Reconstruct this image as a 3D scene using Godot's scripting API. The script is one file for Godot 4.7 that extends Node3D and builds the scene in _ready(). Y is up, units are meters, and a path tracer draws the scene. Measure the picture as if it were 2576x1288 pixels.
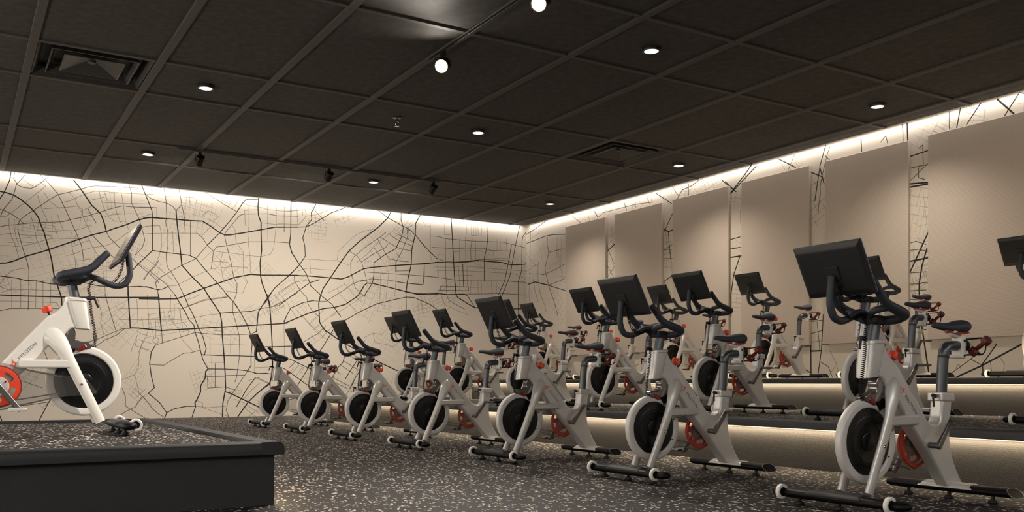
extends Node3D
# A cycling studio: rows of spin bikes on a floor and two tiers, an instructor platform, map-printed walls, dark tiled ceiling.
# x runs along the map end wall towards the corner, -z runs along the panelled side wall towards the corner.

const U := 3.47                      # metres per survey unit
const CAM_H := 0.643
const CEIL := 4.112                  # underside of the ceiling tiles
const WALL_X := 10.955               # face of the panelled side wall
const WALL_Z := -17.211              # face of the map end wall
const TOP := 4.62
const LEFT_X := -4.2
const BACK_Z := 3.3
const TILE := 1.2196
const TIER_END := -14.55
const TIER_START := 2.0
const T1_X := 5.396
const T2_X := 8.085
const T1_Y := 0.337
const T2_Y := 0.660

var M := {}
var made := {}
var rng := RandomNumberGenerator.new()

# ---------------------------------------------------------------- names and tags
func numbered(called: String) -> String:
	if not made.has(called):
		made[called] = 0
		return called
	made[called] += 1
	return "%s_%03d" % [called, made[called]]

func tag(o: Node, label: String, category: String, group := "") -> Node:
	o.set_meta("label", label)
	o.set_meta("category", category)
	if group != "":
		o.set_meta("group", group)
	return o

func thing(called: String, at: Vector3, turn := 0.0) -> Node3D:
	var o := Node3D.new()
	o.name = numbered(called)
	add_child(o)
	o.position = at
	o.rotation.y = turn
	return o

func part(called: String, mesh: Mesh, mat: Material, parent: Node = null, at := Vector3.ZERO) -> MeshInstance3D:
	var o := MeshInstance3D.new()
	o.mesh = mesh
	o.material_override = mat
	o.cast_shadow = GeometryInstance3D.SHADOW_CASTING_SETTING_ON
	if parent == null:
		o.name = numbered(called)
		add_child(o)
	else:
		o.name = called
		parent.add_child(o, true)
	o.position = at
	return o

func structure(called: String, mesh: Mesh, mat: Material, at := Vector3.ZERO) -> MeshInstance3D:
	var o := part(called, mesh, mat, null, at)
	o.set_meta("kind", "structure")
	return o

# ---------------------------------------------------------------- mesh building
class Solid:
	var v := PackedVector3Array()
	var t := PackedInt32Array()
	var smooth := 0.72

	func volume(from: int) -> float:
		var s := 0.0
		for i in range(from, t.size(), 3):
			s += v[t[i]].dot(v[t[i + 1]].cross(v[t[i + 2]]))
		return s

	func orient(from: int) -> void:
		if volume(from) < 0.0:
			for i in range(from, t.size(), 3):
				var k := t[i + 1]
				t[i + 1] = t[i + 2]
				t[i + 2] = k

	func rings(list: Array, cap := true) -> void:
		# list of closed rings with the same number of points
		var start := t.size()
		var n: int = list[0].size()
		var base := v.size()
		for r in list:
			v.append_array(r)
		for k in list.size() - 1:
			for i in n:
				var j := (i + 1) % n
				var a := base + k * n + i
				var b := base + k * n + j
				t.append_array(PackedInt32Array([a, b, b + n, a, b + n, a + n]))
		if cap:
			for e in [0, list.size() - 1]:
				var c := Vector3.ZERO
				for p in list[e]:
					c += p
				c /= n
				var ci := v.size()
				v.append(c)
				for i in n:
					var a2: int = base + e * n + i
					var b2: int = base + e * n + (i + 1) % n
					if e == 0:
						t.append_array(PackedInt32Array([ci, b2, a2]))
					else:
						t.append_array(PackedInt32Array([ci, a2, b2]))
		orient(start)

	func tube(path: Array, radii: Array, sides := 10, squash := 1.0, up := Vector3(0, 0, 1)) -> void:
		# squash scales the section along 'up' seen across the path
		var list := []
		var n := path.size()
		for i in n:
			var d: Vector3 = path[min(i + 1, n - 1)] - path[max(i - 1, 0)]
			d = d.normalized()
			var side := up.cross(d)
			if side.length() < 0.05:
				side = Vector3(1, 0, 0).cross(d)
			side = side.normalized()
			var over := d.cross(side).normalized()
			var r: float = radii[i] if i < radii.size() else radii[radii.size() - 1]
			var ring := PackedVector3Array()
			for k in sides:
				var a := TAU * k / sides
				ring.append(path[i] + side * cos(a) * r + over * sin(a) * r * squash)
			list.append(ring)
		rings(list)

	func round_tube(path: Array, base_r: float, sides := 10, grow: Array = []) -> void:
		# a tube of one radius with softly rounded ends, frames carried along the path
		var n := path.size()
		var d0: Vector3 = (path[1] - path[0]).normalized()
		var side := d0.cross(Vector3(0.13, 0.31, 0.94)).normalized()
		var list := []
		for i in n:
			var d: Vector3 = (path[min(i + 1, n - 1)] - path[max(i - 1, 0)]).normalized()
			side = (side - d * side.dot(d)).normalized()
			var over := d.cross(side)
			var r := base_r
			if grow.size() > 1:
				var at := float(i) / (n - 1) * (grow.size() - 1)
				var lo := mini(int(at), grow.size() - 2)
				r = base_r * lerpf(grow[lo], grow[lo + 1], at - lo)
			var rs := [[r, 0.0]]
			if i == 0:
				rs = [[r * 0.45, -r * 0.55], [r * 0.85, -r * 0.3], [r, 0.0]]
			elif i == n - 1:
				rs = [[r, 0.0], [r * 0.85, r * 0.3], [r * 0.45, r * 0.55]]
			for q in rs:
				var ring := PackedVector3Array()
				for k in sides:
					var a := TAU * k / sides
					ring.append(path[i] + d * q[1] + (side * cos(a) + over * sin(a)) * q[0])
				list.append(ring)
		rings(list)

	func inset(poly: PackedVector2Array, c: float) -> PackedVector2Array:
		var out := PackedVector2Array()
		var n := poly.size()
		var area := 0.0
		for i in n:
			area += poly[i].cross(poly[(i + 1) % n])
		var sgn := 1.0 if area > 0 else -1.0
		for i in n:
			var a := (poly[i] - poly[(i + n - 1) % n]).normalized()
			var b := (poly[(i + 1) % n] - poly[i]).normalized()
			var na := Vector2(-a.y, a.x) * sgn
			var nb := Vector2(-b.y, b.x) * sgn
			var m := na + nb
			var l := maxf(m.length_squared() * 0.5, 0.35)
			out.append(poly[i] + m / l * c)
		return out

	func plate(poly: PackedVector2Array, z0: float, z1: float, c := 0.0) -> void:
		# polygon in the xy plane, pulled along z, edges chamfered by c
		var start := t.size()
		var n := poly.size()
		var list := []
		var lo := minf(z0, z1)
		var hi := maxf(z0, z1)
		if c > 0.0:
			var small := inset(poly, c)
			var mid := inset(poly, c * 0.3)
			list = [[small, lo], [mid, lo + c * 0.3], [poly, lo + c], [poly, hi - c], [mid, hi - c * 0.3], [small, hi]]
		else:
			list = [[poly, lo], [poly, hi]]
		var base := v.size()
		for q in list:
			for p in q[0]:
				v.append(Vector3(p.x, p.y, q[1]))
		for k in list.size() - 1:
			for i in n:
				var j := (i + 1) % n
				var a := base + k * n + i
				var b := base + k * n + j
				t.append_array(PackedInt32Array([a, b, b + n, a, b + n, a + n]))
		# orient the sides by the polygon's turn, then cap both ends
		var area := 0.0
		for i in n:
			area += poly[i].cross(poly[(i + 1) % n])
		if area < 0.0:
			for i in range(start, t.size(), 3):
				var w := t[i + 1]
				t[i + 1] = t[i + 2]
				t[i + 2] = w
		for e in [0, list.size() - 1]:
			var face: PackedVector2Array = list[e][0]
			var idx := Geometry2D.triangulate_polygon(poly)
			var cb := v.size()
			for p in face:
				v.append(Vector3(p.x, p.y, list[e][1]))
			for i in range(0, idx.size(), 3):
				var x := cb + idx[i]
				var y := cb + idx[i + 1]
				var z := cb + idx[i + 2]
				var turn := (poly[idx[i + 1]] - poly[idx[i]]).cross(poly[idx[i + 2]] - poly[idx[i]])
				if (turn > 0.0) == (e != 0):
					t.append_array(PackedInt32Array([x, y, z]))
				else:
					t.append_array(PackedInt32Array([x, z, y]))

	func box(c: Vector3, s: Vector3, b := Basis.IDENTITY, ch := 0.0) -> void:
		var at := v.size()
		var h := s * 0.5
		var k := ch
		var poly := PackedVector2Array([Vector2(-h.x, -h.y), Vector2(h.x, -h.y), Vector2(h.x, h.y), Vector2(-h.x, h.y)])
		if ch > 0.0:
			poly = PackedVector2Array([Vector2(-h.x + k, -h.y), Vector2(h.x - k, -h.y), Vector2(h.x, -h.y + k), Vector2(h.x, h.y - k), Vector2(h.x - k, h.y), Vector2(-h.x + k, h.y), Vector2(-h.x, h.y - k), Vector2(-h.x, -h.y + k)])
		plate(poly, -h.z, h.z, ch)
		for i in range(at, v.size()):
			v[i] = b * v[i] + c

	func lathe(profile: Array, segs: int, c := Vector3.ZERO, b := Basis.IDENTITY, closed := false) -> void:
		# profile of Vector2(radius, along z), turned about z
		var start := t.size()
		var base := v.size()
		var n := profile.size()
		for i in segs:
			var a := TAU * i / segs
			for p in profile:
				v.append(b * Vector3(p.x * cos(a), p.x * sin(a), p.y) + c)
		for i in segs:
			var j := (i + 1) % segs
			for k in (n if closed else n - 1):
				var k2 := (k + 1) % n
				var p := base + i * n + k
				var q := base + j * n + k
				var p2 := base + i * n + k2
				var q2 := base + j * n + k2
				t.append_array(PackedInt32Array([p, q, q2, p, q2, p2]))
		if volume_about(start, c) < 0.0:
			for i in range(start, t.size(), 3):
				var w := t[i + 1]
				t[i + 1] = t[i + 2]
				t[i + 2] = w

	func volume_about(from: int, c: Vector3) -> float:
		var s := 0.0
		for i in range(from, t.size(), 3):
			s += (v[t[i]] - c).dot((v[t[i + 1]] - c).cross(v[t[i + 2]] - c))
		return s

	func move(from: int, b: Basis, c: Vector3) -> void:
		for i in range(from, v.size()):
			v[i] = b * v[i] + c

	func commit() -> ArrayMesh:
		var fn := PackedVector3Array()
		var touching := []
		touching.resize(v.size())
		for i in v.size():
			touching[i] = PackedInt32Array()
		for i in range(0, t.size(), 3):
			var nn := (v[t[i + 1]] - v[t[i]]).cross(v[t[i + 2]] - v[t[i]])
			fn.append(nn)
			for k in 3:
				touching[t[i + k]].append(i / 3)
		var pos := PackedVector3Array()
		var nor := PackedVector3Array()
		for i in range(0, t.size(), 3):
			var me := fn[i / 3]
			if me.length_squared() < 1e-18:
				continue
			var mn := me.normalized()
			for k in [0, 2, 1]:
				var s := Vector3.ZERO
				for f in touching[t[i + k]]:
					var q := fn[f]
					if q.length_squared() > 1e-18 and q.normalized().dot(mn) > smooth:
						s += q
				pos.append(v[t[i + k]])
				nor.append(s.normalized())
		var arr := []
		arr.resize(Mesh.ARRAY_MAX)
		arr[Mesh.ARRAY_VERTEX] = pos
		arr[Mesh.ARRAY_NORMAL] = nor
		var m := ArrayMesh.new()
		m.add_surface_from_arrays(Mesh.PRIMITIVE_TRIANGLES, arr)
		return m

func box_mesh(size: Vector3, ch := 0.0) -> ArrayMesh:
	var s := Solid.new()
	s.box(Vector3.ZERO, size, Basis.IDENTITY, ch)
	return s.commit()

func curve(pts: Array, steps := 6) -> Array:
	# Catmull-Rom through the points
	var out := []
	var n := pts.size()
	for i in n - 1:
		var p0: Vector3 = pts[max(i - 1, 0)]
		var p1: Vector3 = pts[i]
		var p2: Vector3 = pts[i + 1]
		var p3: Vector3 = pts[min(i + 2, n - 1)]
		for k in steps:
			var f := float(k) / steps
			out.append(p1.cubic_interpolate(p2, p0, p3, f))
	out.append(pts[n - 1])
	return out

func soft(pts: Array) -> PackedVector2Array:
	# polygon from [x, y, fillet radius] corners
	var out := PackedVector2Array()
	var n := pts.size()
	for i in n:
		var p := Vector2(pts[i][0], pts[i][1])
		var r: float = pts[i][2] if pts[i].size() > 2 else 0.0
		if r <= 0.0:
			out.append(p)
			continue
		var a := Vector2(pts[(i + n - 1) % n][0], pts[(i + n - 1) % n][1])
		var b := Vector2(pts[(i + 1) % n][0], pts[(i + 1) % n][1])
		var la := minf(r, p.distance_to(a) * 0.48)
		var lb := minf(r, p.distance_to(b) * 0.48)
		var s := p + (a - p).normalized() * la
		var e := p + (b - p).normalized() * lb
		for k in 6:
			var f := k / 5.0
			out.append(s.lerp(p, f).lerp(p.lerp(e, f), f))
	return out

# ---------------------------------------------------------------- materials
func plain(color: Color, rough := 0.6, metal := 0.0, coat := 0.0) -> StandardMaterial3D:
	var m := StandardMaterial3D.new()
	m.albedo_color = color
	m.roughness = rough
	m.metallic = metal
	if coat > 0.0:
		m.clearcoat_enabled = true
		m.clearcoat = coat
		m.clearcoat_roughness = 0.15
	return m

func glow(color: Color, strength: float) -> StandardMaterial3D:
	var m := plain(Color(0.9, 0.9, 0.9), 0.5)
	m.emission_enabled = true
	m.emission = color
	m.emission_energy_multiplier = strength
	return m

func noise_image(size: int, freq: float, seed_: int, octaves := 4) -> Image:
	var n := FastNoiseLite.new()
	n.seed = seed_
	n.frequency = freq
	n.fractal_octaves = octaves
	return n.get_seamless_image(size, size)

func fleck_texture() -> ImageTexture:
	# rubber floor: dark base with pale chips, 3 m to a side
	var size := 2048
	var img := Image.create(size, size, true, Image.FORMAT_RGB8)
	img.fill(Color(0.135, 0.123, 0.123))
	rng.seed = 41
	for i in 17800:
		var dark := i < 12500
		var tiny := i < 14200
		var cx := rng.randf() * size
		var cy := rng.randf() * size
		var a := rng.randf_range(1.8, 4.2)
		if not tiny:
			a = rng.randf_range(2.6, 6.0)
		var b := a * rng.randf_range(0.9, 2.1)
		var turn := rng.randf_range(-0.6, 0.6)
		var tone := rng.randf_range(0.74, 0.98)
		var col := Color(tone, tone * 0.955, tone * 0.9)
		if dark:
			var g := rng.randf_range(0.08, 0.20)
			col = Color(g, g * 0.93, g * 0.93)
		var ca := cos(turn)
		var sa := sin(turn)
		var skew := rng.randf_range(-0.35, 0.35)
		var r := int(ceil(maxf(a, b))) + 1
		for y in range(-r, r + 1):
			for x in range(-r, r + 1):
				var px := (x * ca + y * sa) / a
				var py := (-x * sa + y * ca) / b + skew * px
				if absf(px) + absf(py) * 0.8 < 1.0:
					img.set_pixel(posmod(int(cx) + x, size), posmod(int(cy) + y, size), col)
	img.generate_mipmaps()
	return ImageTexture.create_from_image(img)

func tri(m: StandardMaterial3D, per_metre: float) -> StandardMaterial3D:
	m.uv1_triplanar = true
	m.uv1_world_triplanar = true
	m.uv1_scale = Vector3.ONE * per_metre
	return m

func tone_texture(img: Image, lo: Color, hi: Color) -> ImageTexture:
	var out := Image.create(img.get_width(), img.get_height(), false, Image.FORMAT_RGB8)
	for y in img.get_height():
		for x in img.get_width():
			out.set_pixel(x, y, lo.lerp(hi, img.get_pixel(x, y).r))
	return ImageTexture.create_from_image(out)

func make_materials() -> void:
	M.silver = plain(Color(0.79, 0.78, 0.77), 0.32, 0.4, 0.35)
	M.white_paint = plain(Color(0.88, 0.865, 0.845), 0.35, 0.0, 0.4)
	M.guard = plain(Color(0.77, 0.76, 0.75), 0.42, 0.1)
	M.disc = plain(Color(0.055, 0.055, 0.062), 0.32, 0.3)
	M.disc_step = plain(Color(0.085, 0.085, 0.095), 0.28, 0.4)
	M.rubber = plain(Color(0.145, 0.16, 0.20), 0.6)
	M.black = plain(Color(0.014, 0.014, 0.017), 0.48)
	M.black.metallic_specular = 0.3
	M.black_matte = plain(Color(0.06, 0.062, 0.07), 0.6)
	M.monitor = plain(Color(0.075, 0.08, 0.095), 0.5)
	M.screen = plain(Color(0.02, 0.02, 0.024), 0.06, 0.0, 0.5)
	M.edge = plain(Color(0.55, 0.55, 0.56), 0.3, 0.6)
	M.post = plain(Color(0.34, 0.35, 0.37), 0.34, 0.75)
	M.saddle = plain(Color(0.19, 0.205, 0.24), 0.6)
	M.brake = plain(Color(0.46, 0.09, 0.065), 0.3)
	M.orange = plain(Color(0.84, 0.25, 0.13), 0.36, 0.0, 0.3)
	M.orange_print = plain(Color(0.87, 0.36, 0.24), 0.5)
	M.grey_print = plain(Color(0.33, 0.33, 0.34), 0.5)
	M.brick = plain(Color(0.36, 0.115, 0.085), 0.42)
	M.chrome = plain(Color(0.74, 0.73, 0.71), 0.14, 1.0)
	M.alloy = plain(Color(0.40, 0.39, 0.385), 0.34, 0.7)
	M.smoke = plain(Color(0.50, 0.48, 0.47, 0.9), 0.12, 0.75)
	M.smoke.transparency = BaseMaterial3D.TRANSPARENCY_ALPHA
	M.clear = plain(Color(0.40, 0.39, 0.38, 0.22), 0.08)
	M.clear.transparency = BaseMaterial3D.TRANSPARENCY_ALPHA
	M.red_cover = plain(Color(0.66, 0.18, 0.10), 0.15)
	M.wheel_white = plain(Color(0.86, 0.85, 0.83), 0.4)

	# surfaces
	M.floor = plain(Color(1, 1, 1), 0.72)
	M.floor.metallic_specular = 0.3
	M.floor.albedo_texture = fleck_texture()
	tri(M.floor, 1.0 / 3.0)
	M.nosing = plain(Color(0.125, 0.13, 0.145), 0.55)
	var rough_img := noise_image(512, 0.03, 7, 4)
	M.riser = plain(Color(0.18, 0.169, 0.158), 0.9)
	M.riser.heightmap_enabled = true
	M.riser.heightmap_texture = ImageTexture.create_from_image(rough_img)
	M.riser.heightmap_scale = 0.09
	tri(M.riser, 6.0)
	M.stage_side = plain(Color(0.165, 0.167, 0.172), 0.85)
	M.stage_side.heightmap_enabled = true
	M.stage_side.heightmap_texture = M.riser.heightmap_texture
	M.stage_side.heightmap_scale = 0.14
	tri(M.stage_side, 5.0)
	var mott := noise_image(512, 0.035, 19, 5)
	M.tile = plain(Color(1, 1, 1), 0.75)
	M.tile.albedo_texture = tone_texture(mott, Color(0.165, 0.157, 0.151), Color(0.275, 0.262, 0.25))
	tri(M.tile, 0.45)
	M.tee = plain(Color(0.265, 0.255, 0.245), 0.6)
	M.vent = plain(Color(0.20, 0.20, 0.20), 0.45)
	M.vent_dark = plain(Color(0.05, 0.05, 0.055), 0.6)
	M.fixture = plain(Color(0.07, 0.07, 0.07), 0.4)
	M.plain_wall = plain(Color(0.70, 0.69, 0.675), 0.9)
	M.dark_wall = plain(Color(0.30, 0.28, 0.26), 0.9)
	M.trim = plain(Color(0.86, 0.85, 0.83), 0.5)
	# perforated cloth of the sound panels
	var dots := Image.create(128, 128, false, Image.FORMAT_RGB8)
	dots.fill(Color(0.755, 0.705, 0.655))
	var hgt := Image.create(128, 128, false, Image.FORMAT_RGB8)
	hgt.fill(Color(0.8, 0.8, 0.8))
	for gy in 8:
		for gx in 8:
			for y in range(-3, 4):
				for x in range(-3, 4):
					if x * x + y * y < 11:
						var px := posmod(gx * 16 + (8 if gy % 2 else 0) + x, 128)
						var py := posmod(gy * 16 + y, 128)
						dots.set_pixel(px, py, Color(0.62, 0.575, 0.53))
						hgt.set_pixel(px, py, Color(0.1, 0.1, 0.1))
	M.panel = plain(Color(1, 1, 1), 0.9)
	M.panel.albedo_texture = ImageTexture.create_from_image(dots)
	M.panel.heightmap_enabled = true
	M.panel.heightmap_texture = ImageTexture.create_from_image(hgt)
	M.panel.heightmap_scale = 0.08
	tri(M.panel, 8.4)

# ---------------------------------------------------------------- printed street maps
func ink(buf: PackedByteArray, w: int, h: int, a: Vector2, b: Vector2, half: float, dark: float) -> void:
	var x0 := maxi(0, int(floor(minf(a.x, b.x) - half - 1)))
	var x1 := mini(w - 1, int(ceil(maxf(a.x, b.x) + half + 1)))
	var y0 := maxi(0, int(floor(minf(a.y, b.y) - half - 1)))
	var y1 := mini(h - 1, int(ceil(maxf(a.y, b.y) + half + 1)))
	if x0 > x1 or y0 > y1:
		return
	var d := b - a
	var l2 := maxf(d.length_squared(), 1e-6)
	var l := sqrt(l2)
	var steep := absf(d.y) > absf(d.x)
	var reach := (half + 1.0) * l / maxf(absf(d.y) if steep else absf(d.x), 1e-3)
	if steep:
		for y in range(y0, y1 + 1):
			var mid := a.x + d.x * clampf((y - a.y) / d.y, 0.0, 1.0)
			for x in range(maxi(x0, int(mid - reach)), mini(x1, int(mid + reach) + 1) + 1):
				dot_ink(buf, y * w + x, Vector2(x, y), a, d, l2, half, dark)
	else:
		for x in range(x0, x1 + 1):
			var mid2 := a.y + d.y * clampf((x - a.x) / (d.x if absf(d.x) > 1e-6 else 1e-6), 0.0, 1.0)
			for y in range(maxi(y0, int(mid2 - reach)), mini(y1, int(mid2 + reach) + 1) + 1):
				dot_ink(buf, y * w + x, Vector2(x, y), a, d, l2, half, dark)

func dot_ink(buf: PackedByteArray, at: int, p: Vector2, a: Vector2, d: Vector2, l2: float, half: float, dark: float) -> void:
	var f := clampf((p - a).dot(d) / l2, 0.0, 1.0)
	var off := (a + d * f - p).length()
	var cover := clampf(half + 0.5 - off, 0.0, minf(1.0, half * 2.0))
	if cover > 0.0:
		var val := int(255.0 * (1.0 - cover * dark))
		if val < buf[at]:
			buf[at] = val

func map_sheet(roads: Array, from_cm: float, to_cm: float, flip: bool, seed_: int, gaps: Array, blocks: int, extra := 0) -> ImageTexture:
	var w := 2048
	var ppc := w / (to_cm - from_cm)          # pixels per centimetre
	var high := 440.0
	var h := int(high * ppc)
	var buf := PackedByteArray()
	buf.resize(w * h)
	buf.fill(255)
	var widths := [0.0, 0.32, 0.48, 0.72, 1.0]
	var inks := [0.0, 0.50, 0.68, 0.84, 0.90]
	rng.seed = seed_
	# small streets: short ladders of lanes
	for k in blocks:
		var cx := rng.randf_range(from_cm - 30, to_cm + 30)
		var cy := rng.randf_range(0, high)
		var skip := false
		for g in gaps:
			if Vector2(cx, cy).distance_to(Vector2(g[0], g[1])) < g[2]:
				skip = true
		var turn := sin(cx * 0.009) * 0.5 + sin(cy * 0.013 + cx * 0.004) * 0.6 + rng.randf_range(-0.15, 0.15)
		var n1 := rng.randi_range(2, 6)
		var n2 := rng.randi_range(2, 6)
		var s1 := rng.randf_range(5.0, 13.0)
		var s2 := rng.randf_range(5.0, 15.0)
		var tone := rng.randf_range(0.16, 0.42)
		var lines := []
		for i in n1:
			var lo := rng.randf_range(-0.2, 0.35) * n2 * s2
			var hi := rng.randf_range(0.6, 1.1) * n2 * s2
			lines.append([Vector2(lo, i * s1), Vector2(hi, i * s1 + rng.randf_range(-1, 1))])
		for i in n2:
			var lo2 := rng.randf_range(-0.2, 0.35) * n1 * s1
			var hi2 := rng.randf_range(0.6, 1.1) * n1 * s1
			lines.append([Vector2(i * s2, lo2), Vector2(i * s2 + rng.randf_range(-1, 1), hi2)])
		if skip:
			continue
		for q in lines:
			var e := []
			for p in q:
				var r: Vector2 = p.rotated(turn) + Vector2(cx, cy)
				var tx: float = (to_cm - r.x) if flip else (r.x - from_cm)
				e.append(Vector2(tx * ppc, (high - r.y) * ppc))
			ink(buf, w, h, e[0], e[1], 0.24 * ppc, tone)
	for k in extra:
		var at := Vector2(rng.randf_range(from_cm, to_cm), rng.randf_range(0, high))
		var way := Vector2.from_angle(rng.randf_range(-0.5, 0.5) + (PI / 2 if rng.randf() < 0.55 else 0.0))
		for step in rng.randi_range(3, 8):
			var to := at + way * rng.randf_range(8, 22)
			way = way.rotated(rng.randf_range(-0.35, 0.35))
			var e3 := []
			for p in [at, to]:
				var tx3: float = (to_cm - p.x) if flip else (p.x - from_cm)
				e3.append(Vector2(tx3 * ppc, (high - p.y) * ppc))
			ink(buf, w, h, e3[0], e3[1], widths[1 + k % 2] * ppc, inks[1 + k % 2])
			at = to
	for road in roads:
		var wt: int = road[0]
		for i in range(1, road.size() - 3, 2):
			var e2 := []
			for k2 in [i, i + 2]:
				var tx2: float = (to_cm - road[k2]) if flip else (road[k2] - from_cm)
				e2.append(Vector2(tx2 * ppc, (high - road[k2 + 1]) * ppc))
			ink(buf, w, h, e2[0], e2[1], widths[wt] * ppc, inks[wt])
	var img := Image.create_from_data(w, h, false, Image.FORMAT_L8, buf)
	img.convert(Image.FORMAT_RGB8)
	img.generate_mipmaps()
	return ImageTexture.create_from_image(img)

func sheet_mesh(a: Vector3, b: Vector3, high: float, back: Vector3) -> ArrayMesh:
	# a hung sheet of wallpaper from a to b, 'high' tall, 2 mm thick; its front carries the print
	var st := SurfaceTool.new()
	st.begin(Mesh.PRIMITIVE_TRIANGLES)
	var up := Vector3(0, high, 0)
	var corners := [[a + up, Vector2(0, 0)], [b + up, Vector2(1, 0)], [b, Vector2(1, 1)], [a, Vector2(0, 1)]]
	for i in [0, 1, 2, 0, 2, 3]:
		st.set_normal(-back.normalized())
		st.set_uv(corners[i][1])
		st.add_vertex(corners[i][0])
	for i in [0, 2, 1, 0, 3, 2]:
		st.set_normal(back.normalized())
		st.set_uv(corners[i][1])
		st.add_vertex(corners[i][0] + back)
	return st.commit()

# ---------------------------------------------------------------- spin bike (faces -x, stands on y = 0, front bar at x = 0)
const HUB := Vector3(0.215, 0.338, 0)
const CRANK := Vector3(0.690, 0.305, 0)

func bar_section(x: float, y: float, z: float, hx: float, hy: float) -> PackedVector3Array:
	# one section of a flattened stabiliser bar
	var r := PackedVector3Array()
	for k in 14:
		var a := TAU * k / 14
		var c := cos(a)
		var s := sin(a)
		r.append(Vector3(x + signf(c) * pow(absf(c), 0.7) * hx, y + signf(s) * pow(absf(s), 0.8) * hy, z))
	return r

func levelling_foot() -> ArrayMesh:
	var s := Solid.new()
	s.lathe([Vector2(0, 0), Vector2(0.024, 0), Vector2(0.027, 0.006), Vector2(0.021, 0.018), Vector2(0.010, 0.021), Vector2(0.010, 0.040), Vector2(0, 0.040)], 12, Vector3.ZERO, Basis(Vector3(1, 0, 0), -PI / 2))
	return s.commit()

func emblem_mesh() -> ArrayMesh:
	# an open ring with a short stem and a small tick, as printed on the down tube; drawn in the xy plane
	var s := Solid.new()
	var arcs := [[0.0105, 2.55, 7.6, 0.0, 0.0], [0.0045, -0.6, 3.6, 0.0012, 0.0005]]
	for q in arcs:
		var ring := PackedVector2Array()
		var inner := PackedVector2Array()
		for k in 22:
			var a: float = lerpf(q[1], q[2], k / 21.0)
			ring.append(Vector2(cos(a), sin(a)) * (q[0] + 0.0016) + Vector2(q[3], q[4]))
			inner.append(Vector2(cos(a), sin(a)) * (q[0] - 0.0016) + Vector2(q[3], q[4]))
		inner.reverse()
		ring.append_array(inner)
		s.plate(ring, 0.0, 0.0008)
	s.plate(PackedVector2Array([Vector2(-0.0048, 0.0005), Vector2(-0.0014, 0.0005), Vector2(-0.0058, -0.0175), Vector2(-0.0092, -0.0175)]), 0.0, 0.0008)
	s.plate(PackedVector2Array([Vector2(0.0065, 0.0105), Vector2(0.0092, 0.0088), Vector2(0.0135, 0.0165), Vector2(0.0108, 0.018)]), 0.0, 0.0008)
	return s.commit()

func dumbbell_mesh() -> ArrayMesh:
	var s := Solid.new()
	s.smooth = 0.8
	s.lathe([Vector2(0, -0.068), Vector2(0.020, -0.068), Vector2(0.029, -0.061), Vector2(0.029, -0.036), Vector2(0.020, -0.029), Vector2(0.012, -0.026), Vector2(0.014, 0.0), Vector2(0.012, 0.026), Vector2(0.020, 0.029), Vector2(0.029, 0.036), Vector2(0.029, 0.061), Vector2(0.020, 0.068), Vector2(0, 0.068)], 6)
	return s.commit()

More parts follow.
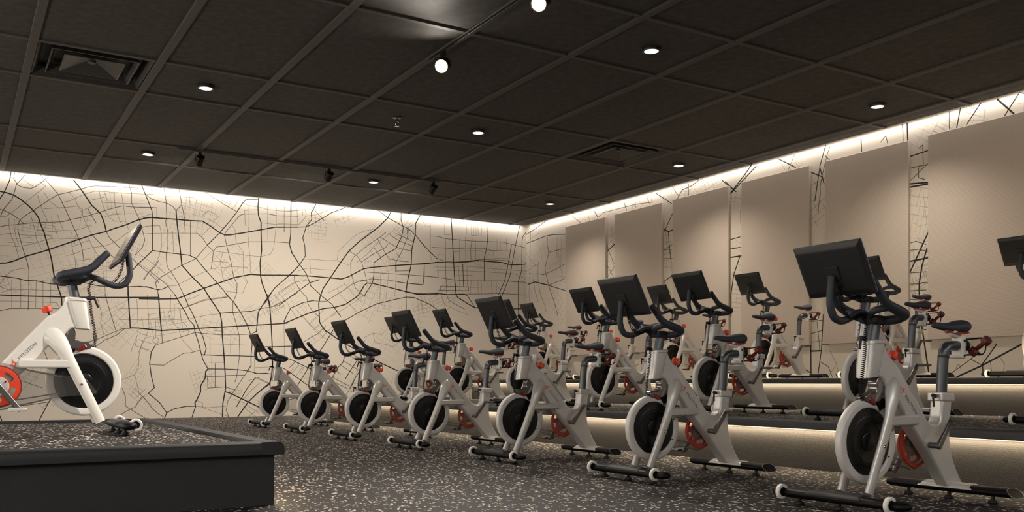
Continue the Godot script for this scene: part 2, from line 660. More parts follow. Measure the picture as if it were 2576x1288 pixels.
func make_bike(called: String, body: Material) -> Node3D:
	var b := thing(called, Vector3.ZERO)
	var s: Solid

	# one-piece frame: head, down tube, seat tube and rear foot
	s = Solid.new()
	s.plate(soft([[0.183, 0.672, 0.01], [0.206, 0.850, 0.01], [0.316, 0.857, 0.012], [0.335, 0.808, 0.03], [0.388, 0.757, 0.03], [0.420, 0.742, 0.015], [0.56, 0.580], [0.690, 0.424, 0.05], [0.762, 0.410, 0.04], [0.795, 0.445, 0.04], [0.806, 0.548], [0.897, 0.548], [0.888, 0.470], [0.872, 0.363, 0.08], [0.893, 0.245, 0.07], [0.945, 0.150, 0.06], [1.000, 0.078], [0.850, 0.078], [0.692, 0.260], [0.540, 0.408], [0.442, 0.524, 0.02], [0.400, 0.570, 0.04], [0.345, 0.600, 0.04], [0.300, 0.660, 0.03], [0.270, 0.668, 0.02]]), -0.038, 0.038, 0.013)
	part("frame", s.commit(), body, b)
	# head tube sleeve, wider than the frame plate
	s = Solid.new()
	var hd := []
	for q in [[0.664, 0.183, 0.262, 0.030], [0.668, 0.180, 0.268, 0.046], [0.720, 0.186, 0.285, 0.052], [0.790, 0.195, 0.305, 0.053], [0.838, 0.201, 0.316, 0.053], [0.842, 0.197, 0.322, 0.057], [0.856, 0.199, 0.324, 0.057], [0.861, 0.206, 0.318, 0.050]]:
		var ring := PackedVector3Array()
		for k in 20:
			var a := TAU * k / 20
			var ca := cos(a)
			var sa := sin(a)
			ring.append(Vector3(lerpf(q[1], q[2], 0.5) + signf(ca) * pow(absf(ca), 0.55) * (q[2] - q[1]) * 0.5, q[0] + (ca * 0.004), signf(sa) * pow(absf(sa), 0.55) * q[3]))
		hd.append(ring)
	s.rings(hd)
	part("head_tube", s.commit(), body, b)
	# seat tube collar
	s = Solid.new()
	s.plate(soft([[0.797, 0.540, 0.006], [0.796, 0.588, 0.008], [0.905, 0.580, 0.008], [0.906, 0.535, 0.006]]), -0.048, 0.048, 0.008)
	part("seat_collar", s.commit(), body, b)
	# fork legs, swollen where they leave the frame
	for side in [1.0, -1.0]:
		s = Solid.new()
		var path := curve([Vector3(0.470, 0.640, 0.0), Vector3(0.425, 0.635, 0.014 * side), Vector3(0.378, 0.598, 0.036 * side), Vector3(0.336, 0.532, 0.062 * side), Vector3(0.300, 0.455, 0.074 * side), Vector3(0.255, 0.355, 0.078 * side), Vector3(0.190, 0.215, 0.080 * side), Vector3(0.128, 0.080, 0.082 * side)], 5)
		var rad := []
		for i in path.size():
			var f := float(i) / (path.size() - 1)
			rad.append(lerpf(0.030, 0.060, smoothstep(0.0, 0.22, f)) if f < 0.22 else (lerpf(0.060, 0.034, smoothstep(0.22, 0.58, f)) if f < 0.58 else lerpf(0.034, 0.029, (f - 0.58) / 0.42)))
		s.tube(path, rad, 14, 0.55)
		var leg := part("fork_leg", s.commit(), body, b)
		s = Solid.new()
		s.lathe([Vector2(0, 0.008), Vector2(0.006, 0.008), Vector2(0.009, 0.004), Vector2(0.009, -0.004), Vector2(0, -0.004)], 12, Vector3(0.238, 0.317, 0.094 * side), Basis(Vector3(0, 1, 0), 0.0 if side > 0 else PI))
		part("axle_bolt", s.commit(), M.chrome, leg)
		s = Solid.new()
		s.box(Vector3(0.435, 0.443, 0.060 * side), Vector3(0.29, 0.052, 0.032), Basis(Vector3(0, 1, 0), 0.13 * side), 0.009)
		part("cross_bar", s.commit(), body, b)

	# flywheel: pale guard ring and dark stepped disc
	s = Solid.new()
	var prof := []
	for q in [[0.172, 0.012], [0.174, 0.019], [0.180, 0.023], [0.206, 0.023], [0.214, 0.020], [0.219, 0.013], [0.220, 0.0], [0.219, -0.013], [0.214, -0.020], [0.206, -0.023], [0.180, -0.023], [0.174, -0.019], [0.172, -0.012]]:
		prof.append(Vector2(q[0], q[1]))
	s.lathe(prof, 64, HUB, Basis.IDENTITY, true)
	part("wheel_guard", s.commit(), M.guard if body == M.silver else M.white_paint, b)
	s = Solid.new()
	s.lathe([Vector2(0, 0.014), Vector2(0.085, 0.014), Vector2(0.090, 0.018), Vector2(0.135, 0.018), Vector2(0.140, 0.014), Vector2(0.170, 0.014), Vector2(0.174, 0.009), Vector2(0.174, -0.009), Vector2(0.170, -0.014), Vector2(0.140, -0.014), Vector2(0.135, -0.018), Vector2(0.090, -0.018), Vector2(0.085, -0.014), Vector2(0, -0.014)], 56, HUB)
	var fw := part("flywheel", s.commit(), M.disc, b)
	s = Solid.new()
	s.lathe([Vector2(0, 0.022), Vector2(0.044, 0.022), Vector2(0.050, 0.017), Vector2(0.050, -0.017), Vector2(0.044, -0.022), Vector2(0, -0.022)], 24, HUB)
	part("hub", s.commit(), M.disc_step, fw)
	for side in [1.0, -1.0]:
		s = Solid.new()
		s.lathe([Vector2(0.094, 0.0182 * side), Vector2(0.100, 0.0205 * side), Vector2(0.126, 0.0205 * side), Vector2(0.131, 0.0182 * side)], 48, HUB)
		part("disc_ring", s.commit(), M.disc_step, fw)
	for k in 8:
		var a := TAU * k / 8 + 0.3
		s = Solid.new()
		s.box(HUB + Vector3(cos(a) * 0.177, sin(a) * 0.177, 0.021), Vector3(0.007, 0.007, 0.006), Basis(Vector3(0, 0, 1), a))
		part("guard_screw", s.commit(), M.black_matte, fw)

	# stabilisers
	var foot := levelling_foot()
	s = Solid.new()
	var secs := []
	for q in [[-0.408, 0.10], [-0.400, 0.55], [-0.385, 0.82], [-0.36, 0.96], [-0.30, 1.0], [0.30, 1.0], [0.36, 0.96], [0.385, 0.82], [0.400, 0.55], [0.408, 0.10]]:
		secs.append(bar_section(0.0, 0.061, q[0], 0.046 * q[1], 0.025 * q[1]))
	s.rings(secs)
	var fb := part("front_stabilizer", s.commit(), M.black, b)
	s = Solid.new()
	secs = []
	for q in [[-0.165, 0.4], [-0.15, 1.0], [0.15, 1.0], [0.165, 0.4]]:
		var r := bar_section(0.004, 0.064, q[0], 0.053, 0.028)
		for i in r.size():
			if r[i].y < 0.07:
				r[i].y = 0.07
			r[i].y = lerpf(0.07, r[i].y, q[1])
		secs.append(r)
	s.rings(secs)
	part("foot_cover", s.commit(), M.black_matte if body == M.silver else M.post, fb)
	for z in [-0.325, 0.325]:
		s = Solid.new()
		s.lathe([Vector2(0.024, 0.010), Vector2(0.034, 0.012), Vector2(0.040, 0.008), Vector2(0.040, -0.008), Vector2(0.034, -0.012), Vector2(0.024, -0.010)], 24, Vector3(-0.040, 0.066, z), Basis.IDENTITY, true)
		var wh := part("transport_wheel", s.commit(), M.wheel_white, fb)
		s = Solid.new()
		s.lathe([Vector2(0, 0.008), Vector2(0.024, 0.008), Vector2(0.024, -0.008), Vector2(0, -0.008)], 16, Vector3(-0.040, 0.066, z))
		part("wheel_core", s.commit(), M.black, wh)
	for z in [-0.25, 0.0, 0.25]:
		part("levelling_foot", foot, M.black_matte, fb, Vector3(0.01, 0, z))
	s = Solid.new()
	secs = []
	for q in [[-0.368, 0.05, -0.03], [-0.366, 0.7, -0.016], [-0.34, 0.92, 0.0], [-0.32, 1.0, 0.0], [0.32, 1.0, 0.0], [0.345, 1.0, 0.0]]:
		secs.append(bar_section(0.925 + q[2] * 0.2, 0.064, q[0], 0.058 * q[1], 0.025 * q[1]))
	var cut := bar_section(0.925, 0.064, 0.345, 0.058, 0.025)
	for i in cut.size():
		cut[i].z = 0.345 + (0.064 + 0.025 - cut[i].y) * 0.9
		secs[5][i].z = 0.325
	secs.append(cut)
	s.rings(secs)
	var rb := part("rear_stabilizer", s.commit(), M.black, b)
	s = Solid.new()
	var edge := []
	for i in cut.size():
		edge.append(cut[i] + Vector3(0, 0, 0.0005))
	edge.append(edge[0])
	s.tube(edge, [0.0016], 5)
	part("end_cap_rim", s.commit(), M.edge, rb)
	s = Solid.new()
	secs = []
	for q in [[-0.155, 0.3], [-0.13, 1.0], [0.14, 1.0], [0.165, 0.3]]:
		var r2 := bar_section(0.925, 0.066, q[0], 0.0605, 0.028)
		for i in r2.size():
			if r2[i].y < 0.062:
				r2[i].y = 0.062
			r2[i].y = lerpf(0.064, r2[i].y, q[1])
		secs.append(r2)
	s.rings(secs)
	part("foot_cover", s.commit(), body, rb)
	for z in [-0.25, 0.0, 0.25]:
		part("levelling_foot", foot, M.black_matte, rb, Vector3(0.925, 0, z))

	# drive side: chain cover, chainring, cranks and pedals
	s = Solid.new()
	s.plate(soft([[0.795, 0.36, 0.05], [0.75, 0.435, 0.06], [0.66, 0.452, 0.05], [0.57, 0.415, 0.03], [0.33, 0.372, 0.02], [0.22, 0.372, 0.06], [0.145, 0.270, 0.01], [0.15, 0.256, 0.01], [0.40, 0.232], [0.60, 0.186, 0.03], [0.69, 0.170, 0.06], [0.785, 0.225, 0.06], [0.812, 0.300, 0.05]]), -0.060, -0.046, 0.004)
	var cover := part("chain_cover", s.commit(), M.clear, b)
	s = Solid.new()
	var low := curve([Vector3(0.40, 0.230, -0.053), Vector3(0.60, 0.184, -0.053), Vector3(0.69, 0.168, -0.053), Vector3(0.785, 0.222, -0.053), Vector3(0.814, 0.300, -0.053)], 4)
	s.tube(low, [0.004], 6)
	part("cover_edge", s.commit(), M.chrome, cover)
	s = Solid.new()
	s.tube([Vector3(0.36, 0.262, -0.05), Vector3(0.60, 0.222, -0.05)], [0.004], 6)
	part("lower_chain", s.commit(), M.chrome, cover)
	s = Solid.new()
	s.tube([Vector3(0.33, 0.36, -0.05), Vector3(0.60, 0.42, -0.05)], [0.005], 6)
	part("upper_chain", s.commit(), M.chrome, cover)
	s = Solid.new()
	s.lathe([Vector2(0.094, 0.005), Vector2(0.115, 0.004), Vector2(0.118, 0.0), Vector2(0.115, -0.004), Vector2(0.094, -0.005)], 40, CRANK + Vector3(0, 0, -0.072), Basis.IDENTITY, true)
	s.lathe([Vector2(0.046, 0.005), Vector2(0.066, 0.005), Vector2(0.066, -0.005), Vector2(0.046, -0.005)], 32, CRANK + Vector3(0, 0, -0.072), Basis.IDENTITY, true)
	for k in 5:
		var a2 := TAU * k / 5 + 0.5
		var bb := Basis(Vector3(0, 0, 1), a2)
		var at := s.v.size()
		s.plate(soft([[0.058, -0.022, 0.0], [0.078, -0.015, 0.02], [0.098, -0.032, 0.0], [0.098, 0.032, 0.0], [0.078, 0.015, 0.02], [0.058, 0.022, 0.0]]), -0.0045, 0.0045)
		s.move(at, bb, CRANK + Vector3(0, 0, -0.072))
	var ringp := part("chainring", s.commit(), M.orange, b)
	s = Solid.new()
	s.lathe([Vector2(0, 0.006), Vector2(0.056, 0.006), Vector2(0.060, 0.0), Vector2(0.056, -0.008), Vector2(0, -0.008)], 28, CRANK + Vector3(0, 0, -0.074))
	part("hub_plate", s.commit(), M.guard, ringp)
	for k in 5:
		var a3 := TAU * k / 5
		s = Solid.new()
		s.lathe([Vector2(0, -0.004), Vector2(0.005, -0.004), Vector2(0.005, 0.004), Vector2(0, 0.004)], 8, CRANK + Vector3(cos(a3) * 0.046, sin(a3) * 0.046, -0.083))
		part("hub_screw", s.commit(), M.black, ringp)
	s = Solid.new()
	s.lathe([Vector2(0.114, 0.0), Vector2(0.125, 0.0), Vector2(0.128, -0.006), Vector2(0.125, -0.012), Vector2(0.114, -0.012)], 40, CRANK + Vector3(0, 0, -0.040), Basis.IDENTITY, true)
	part("chain_guard_rim", s.commit(), M.red_cover, ringp)
	s = Solid.new()
	s.tube([CRANK + Vector3(0, 0, -0.10), CRANK + Vector3(0, 0, 0.10)], [0.016], 12)
	part("crank_axle", s.commit(), M.alloy, b)
	for side in [1.0, -1.0]:
		var tip: Vector3 = CRANK + Vector3(0.108, 0.138, 0) * side
		s = Solid.new()
		var ang := atan2(0.138 * side, 0.108 * side)
		var at2 := s.v.size()
		s.plate(soft([[-0.020, -0.019, 0.018], [0.19, -0.014, 0.013], [0.19, 0.014, 0.013], [-0.020, 0.019, 0.018]]), -0.009, 0.009, 0.005)
		s.move(at2, Basis(Vector3(0, 0, 1), ang), CRANK + Vector3(0, 0, 0.095 * side))
		var arm := part("crank_arm", s.commit(), M.alloy, b)
		s = Solid.new()
		var pts := soft([[-0.046, -0.011, 0.006], [0.046, -0.009, 0.006], [0.052, 0.0, 0.004], [0.044, 0.010, 0.006], [-0.046, 0.012, 0.006]])
		at2 = s.v.size()
		s.plate(pts, 0.118, 0.185, 0.004)
		s.move(at2, Basis(Vector3(0, 1, 0), 0.0 if side > 0 else PI), tip + Vector3(0.012, 0, 0))
		part("pedal", s.commit(), M.alloy if body == M.silver else M.guard, arm)
		s = Solid.new()
		s.tube([tip + Vector3(0, 0, 0.10 * side), tip + Vector3(0, 0, 0.125 * side)], [0.008], 8)
		part("pedal_spindle", s.commit(), M.chrome, arm)

	# resistance unit under the head tube
	s = Solid.new()
	s.plate(soft([[0.296, 0.672, 0.01], [0.272, 0.668, 0.01], [0.262, 0.640, 0.015], [0.268, 0.600, 0.02], [0.232, 0.585, 0.015], [0.190, 0.588, 0.01], [0.168, 0.570, 0.01], [0.172, 0.545, 0.01], [0.205, 0.535, 0.01], [0.292, 0.538, 0.015], [0.328, 0.580, 0.03], [0.318, 0.640, 0.02]]), -0.030, 0.030, 0.008)
	var br := part("brake_housing", s.commit(), M.smoke, b)
	s = Solid.new()
	s.plate(soft([[0.196, 0.552, 0.006], [0.214, 0.572, 0.006], [0.240, 0.552, 0.006], [0.262, 0.534, 0.006], [0.250, 0.522, 0.006], [0.220, 0.532, 0.006]]), -0.033, 0.033, 0.005)
	part("brake_pad", s.commit(), M.brake, br)
	s = Solid.new()
	s.plate(soft([[0.262, 0.535, 0.006], [0.330, 0.560, 0.006], [0.345, 0.520, 0.006], [0.292, 0.496, 0.006]]), -0.034, 0.034, 0.005)
	part("brake_block", s.commit(), M.black, br)
	# tension knob
	s = Solid.new()
	s.tube([Vector3(0.400, 0.722, 0), Vector3(0.418, 0.768, 0)], [0.007], 10)
	var kn := part("knob_stem", s.commit(), M.black_matte, b)
	s = Solid.new()
	var kp := PackedVector2Array()
	for k in 32:
		var a4 := TAU * k / 32
		kp.append(Vector2(cos(a4), sin(a4)) * (0.028 + 0.0022 * sin(a4 * 8.0)))
	var at3 := s.v.size()
	s.plate(kp, -0.020, 0.020, 0.005)
	s.move(at3, Basis(Vector3(0, 0, 1), -0.37) * Basis(Vector3(1, 0, 0), -PI / 2), Vector3(0.424, 0.783, 0))
	part("tension_knob", s.commit(), M.orange, kn)

	# handlebar post, bar and monitor arm
	s = Solid.new()
	s.tube([Vector3(0.262, 0.845, 0), Vector3(0.288, 0.952, 0)], [0.031], 20)
	part("handlebar_post", s.commit(), M.post, b)
	s = Solid.new()
	for side in [1.0, -1.0]:
		var bar := curve([Vector3(0.29, 0.958, -0.01 * side), Vector3(0.315, 0.959, 0.03 * side), Vector3(0.345, 0.963, 0.075 * side), Vector3(0.360, 0.976, 0.108 * side), Vector3(0.344, 0.988, 0.130 * side), Vector3(0.285, 1.004, 0.137 * side), Vector3(0.220, 1.024, 0.138 * side), Vector3(0.175, 1.050, 0.138 * side), Vector3(0.140, 1.088, 0.137 * side), Vector3(0.096, 1.138, 0.135 * side)], 5)
		s.round_tube(bar, 0.0225, 12, [1.0, 1.05, 1.1, 1.15, 1.2, 1.2, 1.1, 1.0, 0.95, 0.95])
		var link := curve([Vector3(0.255, 0.965, 0.01 * side), Vector3(0.205, 0.985, 0.03 * side), Vector3(0.190, 1.002, 0.065 * side), Vector3(0.212, 1.014, 0.108 * side), Vector3(0.240, 1.018, 0.132 * side)], 5)
		s.round_tube(link, 0.0185, 10)
	s.plate(soft([[0.225, 0.945, 0.02], [0.335, 0.940, 0.03], [0.350, 0.965, 0.02], [0.300, 0.985, 0.02], [0.215, 0.985, 0.02]]), -0.055, 0.055, 0.014)
	part("handlebar", s.commit(), M.rubber, b)
	s = Solid.new()
	s.round_tube(curve([Vector3(0.265, 0.970, 0), Vector3(0.200, 0.992, 0), Vector3(0.150, 0.994, 0), Vector3(0.090, 0.968, 0), Vector3(0.030, 0.950, 0), Vector3(-0.028, 0.966, 0), Vector3(-0.056, 1.025, 0), Vector3(-0.054, 1.090, 0), Vector3(-0.046, 1.165, 0)], 6), 0.0195, 12)
	part("monitor_arm", s.commit(), M.rubber, b)

	# monitor: slab leaning back, screen towards the rider (+x)
	var mon := Node3D.new()
	mon.name = "monitor"
	b.add_child(mon, true)
	mon.position = Vector3(-0.030, 1.201, 0)
	mon.rotation.z = 0.475
	s = Solid.new()
	var stack := []
	for q in [[0.012, 0.134, 0.196], [0.010, 0.138, 0.200], [-0.002, 0.139, 0.2015], [-0.006, 0.136, 0.198], [-0.015, 0.114, 0.182], [-0.017, 0.102, 0.168]]:
		stack.append(PackedVector3Array([Vector3(q[0], -q[1], -q[2]), Vector3(q[0], q[1], -q[2]), Vector3(q[0], q[1], q[2]), Vector3(q[0], -q[1], q[2])]))
	s.smooth = 0.95
	s.rings(stack)
	part("monitor_case", s.commit(), M.monitor, mon)
	s = Solid.new()
	s.box(Vector3(0.0125, 0.004, 0), Vector3(0.002, 0.250, 0.375))
	part("screen", s.commit(), M.screen, mon)
	s = Solid.new()
	s.box(Vector3(-0.019, -0.012, 0), Vector3(0.010, 0.075, 0.085), Basis.IDENTITY, 0.004)
	part("arm_mount", s.commit(), M.black_matte, mon)
	s = Solid.new()
	for q in [[0.139, 0.0], [-0.139, 0.0]]:
		s.box(Vector3(0.0085, q[0], 0), Vector3(0.003, 0.0016, 0.403))
	for q in [0.2015, -0.2015]:
		s.box(Vector3(0.0085, 0, q), Vector3(0.003, 0.278, 0.0016))
	part("bezel_line", s.commit(), M.edge, mon)

	# coiled cable from monitor down to the sensor at the flywheel
	s = Solid.new()
	var guide := curve([Vector3(-0.022, 1.125, 0.024), Vector3(-0.006, 1.050, 0.026), Vector3(0.030, 0.985, 0.028), Vector3(0.090, 0.965, 0.028), Vector3(0.145, 0.985, 0.028), Vector3(0.182, 0.945, 0.026), Vector3(0.178, 0.870, 0.026), Vector3(0.168, 0.770, 0.026), Vector3(0.150, 0.660, 0.026), Vector3(0.145, 0.600, 0.026), Vector3(0.160, 0.560, 0.02), Vector3(0.185, 0.552, 0.01)], 10)
	var lens := [0.0]
	for i in range(1, guide.size()):
		lens.append(lens[i - 1] + guide[i].distance_to(guide[i - 1]))
	var turns := 74
	var coil := []
	var seg := 0
	for i in turns * 7 + 1:
		var want: float = lens[lens.size() - 1] * i / (turns * 7)
		while seg < guide.size() - 2 and lens[seg + 1] < want:
			seg += 1
		var f: float = (want - lens[seg]) / maxf(lens[seg + 1] - lens[seg], 1e-6)
		var p: Vector3 = guide[seg].lerp(guide[seg + 1], f)
		var d: Vector3 = (guide[seg + 1] - guide[seg]).normalized()
		var e1 := d.cross(Vector3(0, 0, 1)).normalized()
		var a5 := TAU * i / 7.0
		coil.append(p + (e1 * cos(a5) + Vector3(0, 0, 1) * sin(a5)) * 0.0085)
	s.round_tube(coil, 0.0024, 4)
	part("coiled_cable", s.commit(), M.black, b)
	# clamp lever on the head tube
	s = Solid.new()
	s.round_tube([Vector3(0.200, 0.862, 0.01), Vector3(0.150, 0.868, 0.02)], 0.011, 8)
	s.round_tube([Vector3(0.152, 0.868, 0.02), Vector3(0.128, 0.812, 0.03)], 0.007, 8)
	part("post_lever", s.commit(), M.black_matte, b)

	# saddle post, slider, saddle
	s = Solid.new()
	var post := curve([Vector3(0.851, 0.545, 0), Vector3(0.858, 0.64, 0), Vector3(0.866, 0.74, 0), Vector3(0.872, 0.790, 0)], 2)
	post.append_array(curve([Vector3(0.876, 0.812, 0), Vector3(0.898, 0.834, 0), Vector3(0.930, 0.842, 0), Vector3(1.00, 0.845, 0), Vector3(1.060, 0.847, 0)], 4))
	s.tube(post, [0.0285], 18)
	var sp := part("seat_post", s.commit(), M.post, b)
	s = Solid.new()
	s.tube([Vector3(0.8715, 0.775, 0), Vector3(0.873, 0.787, 0)], [0.030], 18)
	part("post_band", s.commit(), M.black_matte, sp)
	s = Solid.new()
	s.tube([Vector3(1.050, 0.847, 0), Vector3(1.074, 0.8475, 0)], [0.031], 18)
	part("post_cap", s.commit(), M.black_matte, sp)
	s = Solid.new()
	s.round_tube([Vector3(0.798, 0.566, 0.0), Vector3(0.768, 0.571, 0.006)], 0.011, 8)
	s.round_tube([Vector3(0.770, 0.571, 0.006), Vector3(0.756, 0.512, 0.02)], 0.006, 8)
	part("seat_lever", s.commit(), M.black_matte, b)
	s = Solid.new()
	s.box(Vector3(1.012, 0.838, 0), Vector3(0.040, 0.128, 0.068), Basis.IDENTITY, 0.008)
	s.box(Vector3(0.985, 0.785, 0), Vector3(0.05, 0.022, 0.05), Basis.IDENTITY, 0.006)
	var sl := part("seat_slider", s.commit(), M.wheel_white, b)
	s = Solid.new()
	s.round_tube(curve([Vector3(1.012, 0.900, 0), Vector3(0.975, 0.902, 0), Vector3(0.945, 0.912, 0), Vector3(0.938, 0.928, 0)], 4), 0.017, 10)
	s.box(Vector3(0.945, 0.924, 0), Vector3(0.04, 0.022, 0.07), Basis.IDENTITY, 0.006)
	part("saddle_clamp", s.commit(), M.wheel_white, sl)
	for q in [Vector3(1.012, 0.872, 0.036), Vector3(1.012, 0.790, 0.036)]:
		s = Solid.new()
		s.lathe([Vector2(0, 0.003), Vector2(0.006, 0.003), Vector2(0.006, -0.003), Vector2(0, -0.003)], 10, q)
		part("slider_bolt", s.commit(), M.black, sl)
	s = Solid.new()
	var sad := []
	for q in [[0.776, 0.956, 0.949, 0.008], [0.782, 0.966, 0.940, 0.018], [0.81, 0.970, 0.935, 0.024], [0.86, 0.968, 0.930, 0.030], [0.905, 0.968, 0.924, 0.044], [0.95, 0.975, 0.918, 0.064], [0.995, 0.986, 0.914, 0.080], [1.035, 0.991, 0.914, 0.085], [1.056, 0.988, 0.920, 0.078], [1.066, 0.972, 0.936, 0.058]]:
		var ring2 := PackedVector3Array()
		for k in 18:
			var a6 := TAU * k / 18
			var ca2 := cos(a6)
			var sa2 := sin(a6)
			var mid2: float = (q[1] + q[2]) * 0.5
			var hh: float = (q[1] - q[2]) * 0.5
			ring2.append(Vector3(0.776 + (q[0] - 0.776) * 0.94, mid2 + signf(sa2) * pow(absf(sa2), 0.75) * hh - (absf(ca2) * 0.008 if sa2 > 0 else 0.0), signf(ca2) * pow(absf(ca2), 0.75) * q[3] * 0.78))
		sad.append(ring2)
	s.rings(sad)
	var sd := part("saddle", s.commit(), M.saddle, b)
	s = Solid.new()
	sad = []
	for q in [[0.90, 0.930, 0.922, 0.016], [0.93, 0.928, 0.914, 0.030], [0.96, 0.924, 0.909, 0.046], [1.00, 0.922, 0.907, 0.060], [1.04, 0.922, 0.908, 0.068], [1.056, 0.926, 0.912, 0.060]]:
		var ring3 := PackedVector3Array()
		for k in 14:
			var a7 := TAU * k / 14
			ring3.append(Vector3(0.776 + (q[0] - 0.776) * 0.94, (q[1] + q[2]) * 0.5 + sin(a7) * (q[1] - q[2]) * 0.5, cos(a7) * q[3] * 0.84))
		sad.append(ring3)
	s.rings(sad)
	part("saddle_base", s.commit(), M.orange, sd)
	# wire rack for the hand weights
	s = Solid.new()
	for z in [-0.075, 0.075]:
		s.round_tube(curve([Vector3(1.03, 0.880, z * 0.45), Vector3(1.070, 0.884, z), Vector3(1.105, 0.886, z), Vector3(1.145, 0.858, z), Vector3(1.142, 0.815, z), Vector3(1.108, 0.796, z), Vector3(1.078, 0.806, z)], 4), 0.004, 6)
	s.round_tube([Vector3(1.03, 0.838, -0.052), Vector3(1.03, 0.838, 0.052)], 0.005, 6)
	s.box(Vector3(1.104, 0.796, 0), Vector3(0.010, 0.010, 0.15))
	part("weight_rack", s.commit(), M.black, b)

	# printed name and emblem on both sides of the down tube
	var font := SystemFont.new()
	font.font_names = PackedStringArray(["Droid Sans"])
	var word := TextMesh.new()
	word.text = "PELOTON"
	word.font = font
	word.font_size = 48
	word.pixel_size = 0.00052
	word.depth = 0.0008
	var emb := emblem_mesh()
	var ang2 := -0.81
	for side in [1.0, -1.0]:
		var along := Basis(Vector3(0, 0, 1), ang2) if side > 0 else Basis(Vector3(0, 1, 0), PI) * Basis(Vector3(0, 0, 1), -ang2)
		var lt := part("lettering", word, M.grey_print, b)
		lt.transform = Transform3D(along * Basis.from_scale(Vector3(1.30, 1.08, 1)), Vector3(0.533, 0.522, 0.0386 * side))
		var em := part("emblem", emb, M.orange_print, b)
		var back := 1.0 if side > 0 else -1.0
		em.transform = Transform3D(along * Basis.from_scale(Vector3(1.42, 1.42, 1)), Vector3(0.533, 0.522, 0.0383 * side) - Vector3(cos(ang2), sin(ang2), 0) * 0.112 * back)
	return b

# ---------------------------------------------------------------- the room
const LONG := [-8, -6, -5, -3, -2, 0, 1, 3, 4, 6, 7]     # cross tee positions, in tile widths from ROW0
const ROW0 := -6.7297
const COL0 := 0.7218

func col_x(i: int) -> float:
	return COL0 + i * TILE

func row_z(k: float) -> float:
	return ROW0 - k * TILE

func strip_light(called: String, parent: Node, at: Vector3, length: float, along_x: bool, down: Vector3, energy: float, color: Color, width := 0.03) -> AreaLight3D:
	var l := AreaLight3D.new()
	l.name = called
	parent.add_child(l, true)
	l.area_size = Vector2(length, width)
	l.area_normalize_energy = true
	l.light_energy = energy
	l.light_color = color
	l.shadow_enabled = true
	l.area_range = 40.0
	var x := Vector3(1, 0, 0) if along_x else Vector3(0, 0, 1)
	var z := -down.normalized()
	var y := z.cross(x).normalized()
	x = y.cross(z)
	l.transform = Transform3D(Basis(x, y, z), at)
	return l

